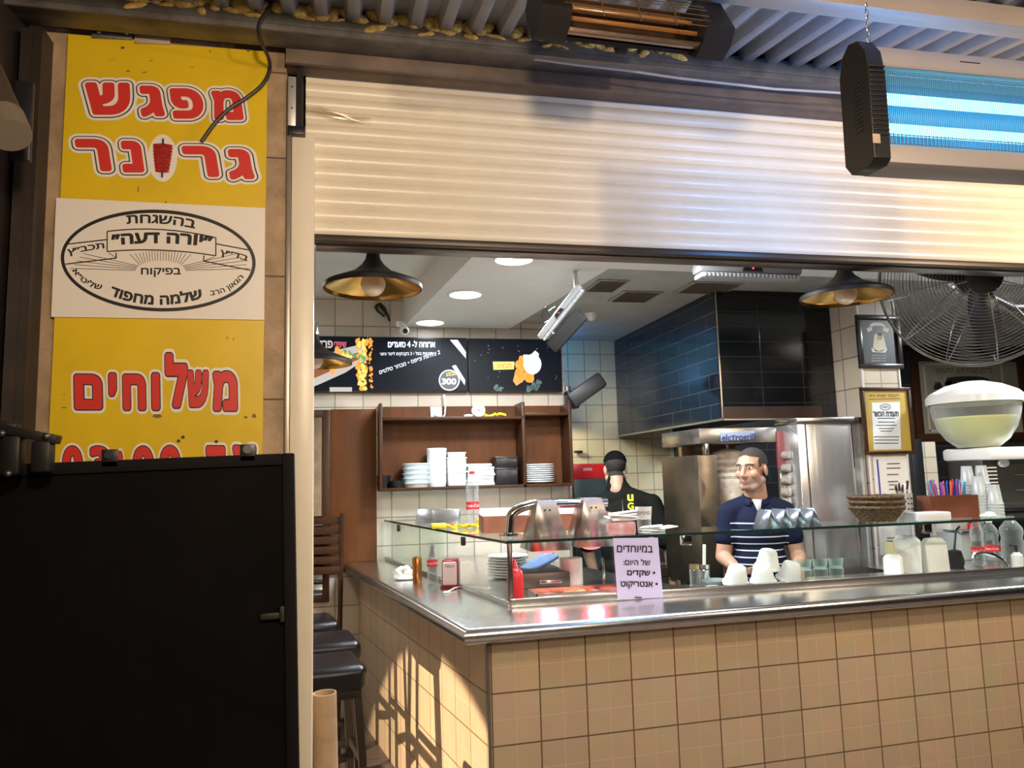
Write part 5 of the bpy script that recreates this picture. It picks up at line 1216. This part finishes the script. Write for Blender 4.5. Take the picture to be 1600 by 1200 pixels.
SC = [mat('straw_'+n, c, .3) for n, c in (('pink', (.75, .18, .40)), ('blue', (.06, .12, .60)), ('purple', (.28, .10, .50)), ('orange', (.80, .22, .06)), ('teal', (.05, .42, .45)), ('red', (.70, .05, .06)))]
rr = random.Random(21)
for i in range(46):
    x = rr.uniform(-.10, .08); y = rr.uniform(-.03, .03); lean = x*.35+rr.uniform(-.02, .02)
    o = MB().tube([(x, y, .012), (x+lean, y+rr.uniform(-.02, .02), .195+rr.uniform(-.02, .012))], .0033, 6).build('drinking_straw', SC[(1, 0, 2, 1, 3, 2, 5, 4)[rr.randrange(8)]], loc=sb.location)
    tag(o, 'coloured drinking straw standing in the dark wooden box', 'straw', 'drinking straws in the wooden box')
CUP = mat('plastic_cup', (.72, .78, .78), .25, 0, 0, 1, 0, 1, trans=.45)
NSN = ('tallest', 'second', 'third', 'shortest')
for i, (px, Y, top, lab) in enumerate(((1518, 3.66, 728, 'left stack of clear plastic cups behind the wooden straw box'), (1534, 3.56, 744, 'middle stack of clear plastic cups right of the wooden straw box'), (1541, 3.675, 727, 'rear stack of clear plastic cups before the drink dispenser'), (1558, 3.50, 757, 'front right stack of clear plastic cups on the glass shelf'))):
    h_ = hgt(px, top, Y, SZ); m = MB(); n_ = int((h_-.10)/.016); pr = [(0, h_), (.026, h_)]
    # nested upside-down cups: the top cup shows whole, below it only the rims
    pr += [(.036, h_-.095)]
    for k in range(n_):
        z = h_-.10-.016*k; pr += [(.0405, z), (.0405, z-.004), (.0385, z-.006), (.0385, max(0, z-.014))]
    pr = [q for q in pr if q[1] >= 0]+[(.0405, 0), (0, 0)]
    o = m.lathe(pr, 26).build('cup_stack', CUP, loc=(at(px, 815, y=Y).x, Y, SZ)); tag(o, lab, 'cups', 'stacks of plastic cups')
m = MB(); m.ell((0, 0, .012), (.045, .03, .012), n=12); m.ell((.02, .0, .02), (.03, .02, .012), (0, .3, 0), 10); tag(m.build('wrapped_napkin', PAPER, loc=(at(1544, 815, y=3.44).x, 3.44, SZ)), 'crumpled white wrapper before the plastic cup stacks', 'wrapper')
# -- behind the glass, in front of the man and to the right
FO = mat('white_foam', (.86, .86, .85), .5, sss=.1)
def foam_bowl(): return MB().lathe([(0, .09), (.036, .09), (.042, .082), (.046, .06), (.058, .012), (.064, .01), (.064, 0), (.058, 0), (.05, .03), (0, .06)], 32)
fb0 = None
for i, (px, Y, z, rot, lab) in enumerate(((1149, 3.50, .0, (R(18), 0, 0), 'foam bowl upside down, leftmost of the heap behind the glass'), (1192, 3.49, .0, (R(10), R(-6), 0), 'foam bowl upside down, in front at the middle of the heap'), (1232, 3.52, .0, (R(16), R(8), 0), 'foam bowl upside down, rightmost of the heap behind the glass'), (1200, 3.56, .060, (R(14), 0, 0), 'foam bowl upside down, resting on top of the heap'))):
    L0 = (at(px, 905, y=Y).x, Y, CZ+z+.022)
    if fb0 is None: fb0 = foam_bowl().build('foam_bowl', FO, loc=L0); o = tag(fb0, lab, 'bowl', 'white foam bowls behind the glass')
    else: o = copy_thing(fb0, L0, lab)
    o.rotation_euler = rot
tag(MB().lathe([(0, .02), (.05, .02), (.06, 0), (0, 0)], 28).build('flat_foam_piece', FO, loc=(at(1118, 918, y=3.47).x, 3.47, CZ)), 'flat round piece of white foam left of the foam bowls', 'foam')
GG = glass('green_glass', (.86, .95, .92), .05, edge=.4)
for i, (px, w_) in enumerate(((1258, .045), (1283, .045), (1308, .045))):
    t = thing('green_tumbler', ['pair of stacked green glass dishes touching the right end of the foam bowls', 'middle pair of stacked green glass dishes behind the glass', 'rightmost pair of stacked green glass dishes before the steel cabinet'][i], 'dish', (at(px, 905, y=3.60).x, 3.60, CZ), 0, 'green glass dishes behind the glass')
    MB().lathe([(0, .0), (w_*.7, .0), (w_*.82, .05), (w_*.82, .055), (0, .05)], 24).build('lower_dish', GG, t); MB().lathe([(0, .058), (w_*.7, .058), (w_*.82, .105), (w_*.80, .105), (w_*.66, .064), (0, .064)], 24).build('upper_dish', GG, t)
for i, (px, lab) in enumerate(((1086, 'glass spice jar with a metal lid left of the man'), (1101, 'steel shaker beside the glass spice jar left of the man'))):
    t = thing('spice_jar', lab, 'jar', stand(px, 3.66)); h_ = hgt(px, 882, 3.66)
    MB().lathe([(0, 0), (.026, 0), (.027, h_*.75), (.022, h_*.8), (0, h_*.8)], 22).build('body', CLEAR if i == 0 else STEEL, t); MB().lathe([(.026, h_*.8), (.026, h_), (0, h_)], 22).build('lid', mat('brass_lid', (.5, .36, .18), .35, .9) if i == 0 else STEEL, t)
    if i: MB().box((.004, .0, h_+.045), (.018, .006, .11), .004, (0, R(4), 0)).build('white_spoon', WHITE, t)
tag(MB().lathe([(0, .012), (.04, .012), (.07, .030), (.075, .030), (.045, .0), (0, .0)], 32).build('oval_plate', mat('grey_plate', (.22, .26, .26), .25), loc=(at(1117, 900, y=3.62).x, 3.62, CZ)), 'grey plate on the worktop in front of the man', 'plate')
# standing foam clamshell boxes
def shell(x, Y, w_, h_, rz, lean, lab):
    t = thing('foam_takeaway_box', lab, 'takeaway box', (x, Y, CZ), rz, 'open foam takeaway boxes')
    hw = w_/2; c_ = w_*.2
    b = MB(); b.prism([(-hw, 0), (hw*.98, 0), (hw, h_-c_), (hw-c_, h_), (-hw+c_, h_), (-hw, h_-c_)], 0, .045, Matrix.Rotation(R(90+lean), 4, 'X'))
    o = b.build('half_shell', FO, t); v = o.modifiers.new('b', 'BEVEL'); v.width = .008; v.segments = 2; return t
xA = at(1425, 880, y=3.60).x; xB = at(1458, 880, y=3.60).x
shell(xA, 3.62, .13, hgt(1425, 836, 3.62), R(-58), -4, 'tall white foam takeaway box standing behind the glass, left half of the pair'); shell(xB, 3.60, .14, hgt(1458, 840, 3.60), R(2), -3, 'tall white foam takeaway box standing behind the glass, right half of the pair')
shell(at(1405, 880, y=3.56).x, 3.60, .09, hgt(1405, 866, 3.58), R(-50), -4, 'small white foam takeaway box left of the tall pair')
tag(MB().box((0, 0, .085), (.012, .07, .17), .003, (0, R(-5), 0)).build('yellow_card', mat('yellowish_card', (.72, .62, .34), .7), loc=stand(1395, 3.64)), 'thin yellowish card standing left of the foam takeaway boxes', 'card')
# right end
mw = thing('grey_appliance', 'grey and white worktop appliance behind the foam takeaway boxes', 'appliance', (at(1502, 880, y=4.12).x, 3.96, CZ))
mw.location.y = 3.99
MB().box((0, .08, .08), (.24, .20, .16), .008).build('body', mat('appliance_grey', (.36, .38, .38), .4), mw); MB().box((0, -.02, .165), (.25, .03, .02), .004).build('rim', STEEL, mw); MB().box((.02, -.022, .07), (.15, .008, .08), .004).build('window', mat('dark_window', (.06, .07, .07), .2), mw)
mwz = CZ+.175
tag(MB().box((0, 0, .05), (.13, .12, .10), .008).build('white_box', mat('offwhite_box', (.66, .64, .60), .5), loc=(at(1490, 840, y=4.08).x, 4.08, mwz)), 'off-white box on top of the grey appliance', 'box')
m = MB(); m.box((0, 0, .02), (.10, .10, .04), .006); m.mat(1); m.box((0, 0, .06), (.09, .09, .035), .012, (.1, .1, .3)); tag(m.build('red_pack', [RED, mat('blue_white_wrap', (.45, .5, .62), .5)], loc=(at(1512, 845, y=4.06).x+.02, 4.05, mwz)), 'red pack with blue and white wrapping on the grey appliance', 'pack')
br_ = thing('black_brush', 'black long-handled brush standing head down behind the glass', 'brush', (at(1498, 890, y=3.72).x, 3.74, CZ))
MB().tube([(0, 0, .09), (.022, 0, .20), (.05, 0, hgt(1514, 822, 3.74))], .006, 8).build('handle', BLACK, br_); MB().lathe([(0, 0), (.04, 0), (.048, .03), (.035, .09), (0, .10)], 20).build('head', mat('black_bristle', (.02, .02, .02), .9, 0, 0, 1, 1, 150), br_)
bottle('cola_bottle', 'slim clear bottle with red label right of the black brush', stand(1532, 3.75), hgt(1532, 808, 3.75), .034, 'pet', RED)
bottle('cola_bottle', 'half-hidden cola bottle with red label behind the tap', stand(1553, 3.90), hgt(1553, 812, 3.90), .046, 'pet', WHITE)
bottle('soda_bottle', 'big clear plastic bottle at the right end behind the tap', stand(1587, 3.82), hgt(1587, 806, 3.82), .062, 'pet', WHITE, False)
bottle('sauce_bottle', 'small clear bottle with dark cap at the far right end', stand(1600, 3.62), hgt(1600, 868, 3.62), .028, 'pet', BLACK, False)
tpn = thing('steel_tap', 'curved steel tap behind the glass near the cola bottles', 'tap', (at(1577, 893, y=3.62).x, 3.62, CZ))
MB().tube([at(x, y, y=3.62)-Vector(tpn.location) for x, y in ((1580, 905), (1575, 890), (1566, 876), (1552, 867), (1536, 864), (1522, 866), (1521, 872))], .011, 12).build('spout', CHROME, tpn); MB().cyl((.01, 0, 0), (.01, 0, .05), .02, .016).build('base', CHROME, tpn)
dp = thing('soap_pump', 'white soap pump bottle at the far right behind the glass', 'soap pump', stand(1592, 3.50)); MB().lathe([(0, 0), (.026, 0), (.028, .08), (.014, .095), (0, .095)], 22).build('body', WHITE, dp); MB().tube([(0, 0, .09), (0, 0, .13), (-.035, 0, .132)], .006, 8).build('pump', BLACK, dp)

# ------------------------------------------------------------------ stools and tube on the left
LEA = mat('black_leather', (.007, .007, .009), .3, 0, 0, 1, .12, 25, spec=.4); LEG = mat('black_wood_leg', (.014, .010, .008), .45, spec=.3)
def stool(loc, rz, lab, h=.80):
    t = thing('bar_stool', lab, 'stool', loc, rz, 'black bar stools')
    m = MB(); m.box((0, 0, h-.055), (.38, .38, .11), .035, None, 4); m.build('seat', LEA, t)
    MB().box((0, 0, h-.125), (.33, .33, .04), .004).build('apron', LEG, t)
    for sx in (-1, 1):
        for sy in (-1, 1):
            m = MB(); m.tube([(sx*.145, sy*.145, h-.12), (sx*.165, sy*.165, h*.5), (sx*.175, sy*.175, 0)], [.026, .023, .02], 4); m.build('leg', LEG, t)
    for a, b in (((-1, -1), (1, -1)), ((-1, 1), (1, 1)), ((-1, -1), (-1, 1)), ((1, -1), (1, 1))):
        z = .30 if a[1] == b[1] else .38
        MB().box(((a[0]+b[0])/2*.172, (a[1]+b[1])/2*.172, z), (.34 if a[0] != b[0] else .025, .34 if a[1] != b[1] else .025, .035), .003).build('stretcher', LEG, t)
    return t
s1 = stool((-.09, 3.78, 0), R(9), 'black leather bar stool nearest the shutter guide post')
copy_thing(s1, (-.10, 4.33, 0), 'middle black leather bar stool of the row beside the counter', R(8)); copy_thing(s1, (-.21, 4.95, 0), 'black leather bar stool nearest the wooden panel', R(10))
ls = stool((.035, 3.18, 0), R(9), 'low black stool at the bottom edge beside the cardboard tube', .46); ls['group'] = 'low stools'; ls.name = 'low_stool'; del ls['group']
ct_ = thing('cardboard_tube', 'brown cardboard tube standing beside the shutter guide post', 'cardboard tube', (-.035, 2.93, 0), rot=(R(1.5), R(-1), 0))
MB().lathe([(.042, 0), (.043, .45), (.041, .88), (.036, .88), (.037, .45), (.036, 0), (.042, 0)], 32).build('tube', mat('kraft_cardboard', (.50, .34, .20), .8, 0, .3, 9, .25, 20), ct_)
fc = thing('folding_chair', 'dark slatted wooden folding chair leaning beside the framed mirror', 'chair', (-.22, 5.25, 0), R(-12))
m = MB()
for dx in (-.18, .18): m.tube([(dx, .16, 0), (dx, .22, .55), (dx, .30, 1.40)], .018, 6)
m.build('frame', WOOD2, fc); m = MB()
for k in range(6): MB().box((0, .255+.010*k, 1.02+.066*k), (.36, .014, .05), .003, (R(-6), 0, 0)).build('back_slat', WOOD2, fc)
MB().box((0, .12, .46), (.38, .28, .025), .004).build('seat', WOOD2, fc)
for dx in (-.17, .17): MB().tube([(dx, .0, 0), (dx, .08, .30), (dx, .24, .62)], .016, 6).build('leg', WOOD2, fc)
# ------------------------------------------------------------------ people
def blob(prims, voxel, it=4):
    """overlapping limbs and masses fused into one continuous surface"""
    m = MB()
    for p in prims:
        if p[0] == 'e': m.ell(p[1], p[2], p[3] if len(p) > 3 else None, 24)
        elif p[0] == 'b': m.box(p[1], p[2], p[4] if len(p) > 4 else .01, p[3] if len(p) > 3 else None, 3)
        else:
            pts, rs = p[1], p[2]
            for i in range(len(pts)-1):
                a, b = Vector(pts[i]), Vector(pts[i+1]); n = 4
                m.cyl(a, b, rs[i], rs[i+1], 20)
            for q, r in zip(pts, rs): m.ell(q, r, None, 16)
    me = bpy.data.meshes.new('tmp'); me.from_pydata(m.v, [], m.f); o = bpy.data.objects.new('tmp', me); COL.objects.link(o)
    b = bmesh.new(); b.from_mesh(me); bmesh.ops.recalc_face_normals(b, faces=b.faces[:]); b.to_mesh(me); b.free()
    r = o.modifiers.new('r', 'REMESH'); r.mode = 'VOXEL'; r.voxel_size = voxel; r.use_smooth_shade = True
    if it: s = o.modifiers.new('s', 'SMOOTH'); s.iterations = it; s.factor = .5
    dg = bpy.context.evaluated_depsgraph_get(); out = bpy.data.meshes.new_from_object(o.evaluated_get(dg))
    bpy.data.objects.remove(o); bpy.data.meshes.remove(me); return out
def place(name, me, mats, parent, pick=None):
    me.name = name; me.materials.clear()
    for x in mats: me.materials.append(x)
    if pick:
        for p in me.polygons: p.material_index = pick(p.center, p.normal)
    o = bpy.data.objects.new(name, me); COL.objects.link(o); o.parent = parent; LOC[o.name] = Vector((0, 0, 0)); return o
def shell_of(me, keep, off, name, mats, parent):
    b = bmesh.new(); b.from_mesh(me); b.normal_update()
    bmesh.ops.delete(b, geom=[f for f in b.faces if not keep(f.calc_center_median())], context='FACES')
    for v in b.verts: v.co = v.co + v.normal*off(v.co)
    m2 = bpy.data.meshes.new(name); b.to_mesh(m2); b.free(); m2.polygons.foreach_set('use_smooth', [True]*len(m2.polygons))
    for x in mats: m2.materials.append(x)
    o = bpy.data.objects.new(name, m2); COL.objects.link(o); o.parent = parent; LOC[o.name] = Vector((0, 0, 0)); return o
SKIN = mat('skin', (.48, .27, .18), .5, 0, .14, 14, sss=.12); SKIN2 = mat('skin_pale', (.46, .29, .20), .5, 0, .1, 14, sss=.12)
STUB = mat('grey_stubble', (.335, .21, .155), .65, 0, .3, 160); LIP = mat('lip', (.36, .15, .12), .5); EYEW = mat('eye_white', (.62, .58, .54), .25); IRIS = mat('iris', (.03, .018, .012), .2); BROW = mat('brow', (.05, .035, .03), .7)
def hand(w, d, side, roll=0):
    """palm and five curled fingers; w wrist, d direction of the hand, side = where the thumb points"""
    w, d, t = Vector(w), Vector(d).normalized(), Vector(side).normalized(); t = (t-d*t.dot(d)).normalized(); nrm = d.cross(t)
    pr = []
    c = w+d*.05
    pr.append(('c', [w, w+d*.03, w+d*.085], [.026, .030, .024])); pr.append(('c', [w+d*.03+t*.018, w+d*.085+t*.022], [.018, .015])); pr.append(('c', [w+d*.03-t*.02, w+d*.08-t*.026], [.017, .014]))
    for k, (o, L) in enumerate(((.029, .072), (.010, .082), (-.010, .076), (-.029, .060))):
        b = w+d*.085+t*o; k1 = b+d*L*.5+nrm*.006; k2 = b+d*L*.8+nrm*.022; k3 = b+d*L*.92+nrm*.040
        pr.append(('c', [b, k1, k2, k3], [.0105, .0095, .0088, .0078]))
    tb = w+d*.03+t*.030; pr.append(('c', [tb, tb+d*.025+t*.022, tb+d*.052+t*.028+nrm*.010], [.014, .0115, .0095])); return pr
def xf(M, p): return tuple(M @ Vector(p))
def head_prims(M):
    q = M.to_euler()
    def e(c, r, rot=None):
        E_ = (M.to_3x3() @ Euler(rot or (0, 0, 0)).to_matrix()).to_euler(); return ('e', xf(M, c), r, E_)
    def c(ps, rs): return ('c', [xf(M, p) for p in ps], rs)
    return [e((0, .015, .045), (.074, .094, .082)), e((0, -.012, .035), (.070, .078, .075)), e((0, -.030, -.030), (.058, .060, .078)), e((0, -.058, -.085), (.033, .030, .026)),
            c([(-.056, .0, -.055), (-.030, -.055, -.092)], [.022, .020]), c([(.056, .0, -.055), (.030, -.055, -.092)], [.022, .020]),
            e((-.042, -.062, -.018), (.026, .024, .026)), e((.042, -.062, -.018), (.026, .024, .026)),
            c([(-.046, -.070, .036), (-.012, -.085, .034), (.012, -.085, .034), (.046, -.070, .036)], [.011, .012, .012, .011]),
            c([(0, -.086, .026), (0, -.101, -.003), (0, -.111, -.024)], [.0095, .0105, .0125]), e((-.013, -.098, -.028), (.010, .011, .008)), e((.013, -.098, -.028), (.010, .011, .008)),
            e((0, -.083, -.056), (.026, .014, .009)), e((0, -.081, -.067), (.023, .013, .009)), e((0, -.078, -.045), (.030, .012, .012)),
            e((-.031, -.074, .014), (.0145, .012, .0125)), e((.031, -.074, .014), (.0145, .012, .0125)),
            e((-.075, .018, -.004), (.010, .020, .032), (R(12), 0, R(-14))), e((.075, .018, -.004), (.010, .020, .032), (R(12), 0, R(14))),
            c([(0, .022, -.06), (0, .032, -.15)], [.056, .058])]
def face_pick(M, base, stub=True):
    Mi = M.inverted()
    def f(c, n):
        p = Mi @ c
        if p.z < -.125 or p.y > .06 or abs(p.x) > .085: return 0
        for s in (-1, 1):
            dx, dz = p.x-s*.031, p.z-.0145
            if p.y < -.060:
                if (dx/.0135)**2+(dz/.0058)**2 < 1: return 4 if (dx*dx+dz*dz) < .0058**2 else 3
                if abs(p.x-s*.032) < .021 and abs(p.z-.036+(abs(p.x)-.03)**2*8) < .0052: return 5
        if p.y < -.066 and abs(p.x) < .024 and -.071 < p.z < -.052: return 2
        if stub and p.y < .012 and p.z < -.040+.10*max(0, p.y+.05) and not (abs(p.x) < .02 and p.z > -.043):
            return 1
        return 0
    return f

# ---- the man in the striped polo shirt: stands behind the counter, looks to his right
man = thing('person', 'man in navy polo shirt with white stripes behind the counter, head turned left', 'person', (at(1182, 800, d=4.33).x, at(1182, 800, d=4.33).y, 0), R(-22))
HM = Matrix.Translation((-.015, -.035, 1.618)) @ Matrix.Rotation(R(-36), 4, 'Z') @ Matrix.Rotation(R(2), 4, 'X')
HM = HM @ Matrix.Diagonal((1.0, 1.0, 1.0, 1))
hp = head_prims(HM)
torso = [('e', (0, 0, 1.28), (.145, .105, .17)), ('e', (0, .0, 1.10), (.135, .105, .16)), ('e', (0, .01, .95), (.165, .11, .14)), ('c', [(-.132, .01, 1.385), (0, .02, 1.425), (.132, .01, 1.385)], [.055, .066, .055]), ('c', [(0, .02, 1.40), (-.008, -.005, 1.52)], [.068, .056])]
armL = ('c', [(-.150, .0, 1.375), (-.198, -.02, 1.14), (-.165, -.15, 1.11), (-.150, -.185, 1.095)], [.052, .043, .033, .027]); armR = ('c', [(.150, .0, 1.375), (.205, -.01, 1.14), (.185, -.15, 1.11), (.172, -.185, 1.095)], [.052, .043, .033, .027])
legs = [('c', [(s*.09, .01, .90), (s*.10, -.005, .50), (s*.105, .015, .09)], [.088, .060, .044]) for s in (-1, 1)]+[('c', [(s*.105, .03, .04), (s*.115, -.12, .035)], [.042, .034]) for s in (-1, 1)]
body = hp+torso+[armL, armR]+legs+hand((-.150, -.185, 1.095), (.25, -.95, -.12), (1, .2, 0))+hand((.172, -.185, 1.095), (-.25, -.95, -.12), (-1, .2, 0))
bmesh_man = blob(body, .0048, 3)
place('body', bmesh_man, [SKIN, STUB, LIP, EYEW, IRIS, BROW], man, face_pick(HM, 0))
HMi = HM.inverted()
def scalp(c):
    p = HMi @ c
    if p.z < -.04 or abs(p.x) > .088: return False
    front = .072 + .0*p.y
    if p.y < -.02: return p.z > .088-abs(p.x)*.25 or (abs(p.x) > .062 and p.z > .02 and p.y > -.04)
    if p.y < .035: return p.z > .035
    return p.z > -.035
shell_of(bmesh_man, scalp, lambda c: .003, 'cropped_hair', [mat('cropped_hair', (.045, .036, .032), .8, 0, .4, 160, .5, 300)], man)
NAVY = bpy.data.materials.new('striped_polo'); nt, b = nodes(NAVY); L = nt.links; N_ = nt.nodes.new
tc = N_('ShaderNodeTexCoord'); sx = N_('ShaderNodeSeparateXYZ'); L.new(tc.outputs['Object'], sx.inputs[0])
def mth(op, a, v): n = N_('ShaderNodeMath'); n.operation = op; (L.new(a, n.inputs[0]) if not isinstance(a, float) else None); n.inputs[1].default_value = v; return n.outputs[0]
md = mth('PINGPONG', mth('ADD', sx.outputs['Z'], .004), .0185); st_ = mth('LESS_THAN', md, .0032); lo = mth('LESS_THAN', sx.outputs['Z'], 1.352); ax_ = mth('ABSOLUTE', sx.outputs['X'], 0); inn = mth('LESS_THAN', ax_, .155)
m1 = N_('ShaderNodeMath'); m1.operation = 'MULTIPLY'; L.new(st_, m1.inputs[0]); L.new(lo, m1.inputs[1]); m2 = N_('ShaderNodeMath'); m2.operation = 'MULTIPLY'; L.new(m1.outputs[0], m2.inputs[0]); L.new(inn, m2.inputs[1])
mx = N_('ShaderNodeMix'); mx.data_type = 'RGBA'; mx.inputs['A'].default_value = (.009, .013, .034, 1); mx.inputs['B'].default_value = (.68, .70, .74, 1); L.new(m2.outputs[0], mx.inputs['Factor']); L.new(mx.outputs['Result'], b.inputs['Base Color']); b.inputs['Roughness'].default_value = .85; b.inputs['Specular IOR Level'].default_value = .12
shirt = [('e', (0, 0, 1.28), (.155, .118, .175)), ('e', (0, .0, 1.10), (.148, .120, .18)), ('e', (0, .01, .97), (.165, .122, .13)), ('c', [(-.132, .01, 1.388), (0, .022, 1.425), (.132, .01, 1.388)], [.066, .074, .066]),
         ('c', [(-.148, .0, 1.380), (-.180, -.012, 1.245)], [.066, .060]), ('c', [(.148, .0, 1.380), (.184, -.006, 1.245)], [.066, .060])]
shm = blob(shirt, .007, 6)
b2 = bmesh.new(); b2.from_mesh(shm)
geo = b2.verts[:]+b2.edges[:]+b2.faces[:]
bmesh.ops.bisect_plane(b2, geom=geo, plane_co=(0, 0, .90), plane_no=(0, 0, -1), clear_outer=True); b2.to_mesh(shm); b2.free()
place('polo_shirt', shm, [NAVY], man)
col = MB(); n = 28; vs = []; fs = []
for i in range(n+1):
    a = R(-62)+R(304)*i/n-R(90)+R(28)+0
    a = R(-90+26) + R(308)*i/n
    cx_, sy_ = math.cos(a), math.sin(a); dip = .022*max(0, -sy_)
    vs += [(.062*cx_-.003, .012+.066*sy_, 1.492-dip*1.2), (.086*cx_-.003, .010+.090*sy_-.004, 1.452-dip*1.5)]
for i in range(n): fs.append((2*i, 2*i+1, 2*i+3, 2*i+2))
col.add(vs, fs); o = col.build('collar', mat('navy_collar', (.012, .018, .046), .8, spec=.1), man); sd = o.modifiers.new('t', 'SOLIDIFY'); sd.thickness = .004
m = MB(); m.add([(-.030, -.086, 1.458), (.022, -.086, 1.458), (.002, -.126, 1.392), (-.010, -.126, 1.392)], [(0, 1, 2, 3)]); m.add([(-.010, -.128, 1.388), (.010, -.128, 1.388), (.012, -.126, 1.30), (-.008, -.126, 1.30)], [(0, 1, 2, 3)])
o = m.build('placket', mat('white_placket', (.48, .48, .52), .8), man); sd = o.modifiers.new('t', 'SOLIDIFY'); sd.thickness = .003
for z in (1.375, 1.345): MB().ell((.002, -.131, z), (.005, .003, .005), n=10).build('button', BLACK, man)
def trousers(parent, mt, fat=0, low=.10, name='trousers'):
    m_ = blob([('e', (0, .01, .93), (.172+fat, .118+fat, .13))]+[('c', [(s*.09, .01, .88), (s*.10, -.003, .50), (s*.105, .012, low)], [.098+fat, .074+fat, .060+fat]) for s in (-1, 1)], .009, 4)
    place(name, m_, [mt], parent)
DKT = mat('dark_trousers', (.015, .015, .018), .8, spec=.1); trousers(man, DKT)
m = MB()
for s in (-1, 1): m.box((s*.11, -.045, .04), (.10, .28, .08), .03)
for s in (-1, 1): MB().box((s*.11, -.045, .042), (.10, .28, .08), .03, None, 3).build('shoe', BLACK, man)

# ---- the worker seen from behind in black, with a skullcap
wk = thing('person', 'man in black T-shirt and skullcap seen from behind at the kitchen wall', 'person', (at(975, 780, d=5.35).x, at(975, 780, d=5.35).y, 0), R(180-22))
WM = Matrix.Translation((.055, -.09, 1.645)) @ Matrix.Rotation(R(10), 4, 'Z') @ Matrix.Rotation(R(14), 4, 'X')
t2 = [('e', (0, -.02, 1.28), (.17, .11, .18)), ('e', (0, 0, 1.10), (.155, .105, .16)), ('e', (0, .01, .95), (.165, .115, .14)), ('c', [(-.165, -.02, 1.395), (0, -.03, 1.43), (.165, -.02, 1.395)], [.055, .068, .055]), ('c', [(.01, -.03, 1.41), (.05, -.075, 1.55)], [.066, .056])]
aL = ('c', [(-.19, -.02, 1.385), (-.285, .02, 1.15), (-.31, -.06, .92), (-.31, -.08, .89)], [.054, .044, .033, .028]); aR = ('c', [(.19, -.02, 1.385), (.275, -.03, 1.13), (.23, -.07, .93), (.225, -.08, .90)], [.054, .044, .034, .028])
wb = blob(head_prims(WM)+t2+[aL, aR]+legs+hand((-.31, -.08, .89), (0, -.15, -1), (.3, -1, 0))+hand((.225, -.08, .90), (0, -.15, -1), (-.3, -1, 0)), .0052, 3)
place('body', wb, [SKIN2, SKIN2, LIP, EYEW, IRIS, BROW], wk, face_pick(WM, 0, False))
WMi = WM.inverted()
def scalp2(c):
    p = WMi @ c
    if p.z < -.055 or abs(p.x) > .09: return False
    if abs(p.x) > .066 and p.y < .045 and p.z < .03: return False
    if p.y < -.03: return p.z > .075
    if p.y < .03: return p.z > .02
    return p.z > -.085
shell_of(wb, scalp2, lambda c: .005, 'short_hair', [mat('dark_short_hair', (.030, .024, .020), .75, 0, .5, 120, .5, 260)], wk)
shell_of(wb, lambda c: (lambda p: p.z > .052 and ((p.x)**2+(p.y-.035)**2) < .078**2)(WMi @ c), lambda c: .011, 'skullcap', [mat('black_skullcap', (.006, .006, .007), .9, spec=.05)], wk)
BT = mat('black_tshirt', (.010, .011, .010), .85, 0, 0, 1, .15, 12, spec=.08)
s2 = blob([('e', (0, -.02, 1.28), (.188, .124, .19)), ('e', (0, 0, 1.10), (.175, .122, .18)), ('e', (0, .01, .97), (.185, .128, .12)), ('c', [(-.165, -.02, 1.412), (0, -.035, 1.462), (.165, -.02, 1.412)], [.066, .078, .066]), ('c', [(.0, -.035, 1.46), (.040, -.058, 1.53), (.050, -.060, 1.572)], [.080, .072, .066]), ('e', (.045, -.045, 1.525), (.076, .068, .055)),
           ('c', [(-.19, -.02, 1.405), (-.275, .01, 1.165)], [.072, .074]), ('c', [(.19, -.02, 1.405), (.268, -.025, 1.15)], [.072, .074])], .007, 6)
b2 = bmesh.new(); b2.from_mesh(s2); bmesh.ops.bisect_plane(b2, geom=b2.verts[:]+b2.edges[:]+b2.faces[:], plane_co=(0, 0, .90), plane_no=(0, 0, -1), clear_outer=True); b2.to_mesh(s2); b2.free()
ts = place('tshirt', s2, [BT], wk)
# yellow letters printed on the back, turned on their side, laid on the cloth
import mathutils
bvh = mathutils.bvhtree.BVHTree.FromPolygons([v.co for v in s2.vertices], [tuple(p.vertices) for p in s2.polygons])
m = MB(); m.keep = True
for ch, zc in (('u', 1.452), ('G', 1.397)):
    vs, fs = glyphs(ch, .035); xs = [v[0] for v in vs]; ys_ = [v[1] for v in vs]
    out_ = []
    for x, y in vs:
        u, v = (x-min(xs))/(max(xs)-min(xs)), (y-min(ys_))/(max(ys_)-min(ys_))
        lx = -.045 - (u-.5)*.042 ; lz = zc+(v-.5)*.046
        h = bvh.ray_cast(Vector((lx, .5, lz)), Vector((0, -1, 0)))[0]
        out_.append((lx, (h.y if h else .12)+.003, lz))
    m.add(out_, fs)
m.build('back_print', mat('yellow_print', (.80, .68, .02), .6), ts)
trousers(wk, BT, .01, .10)
for s in (-1, 1): MB().box((s*.11, -.045, .042), (.10, .28, .08), .03, None, 3).build('shoe', BLACK, wk)
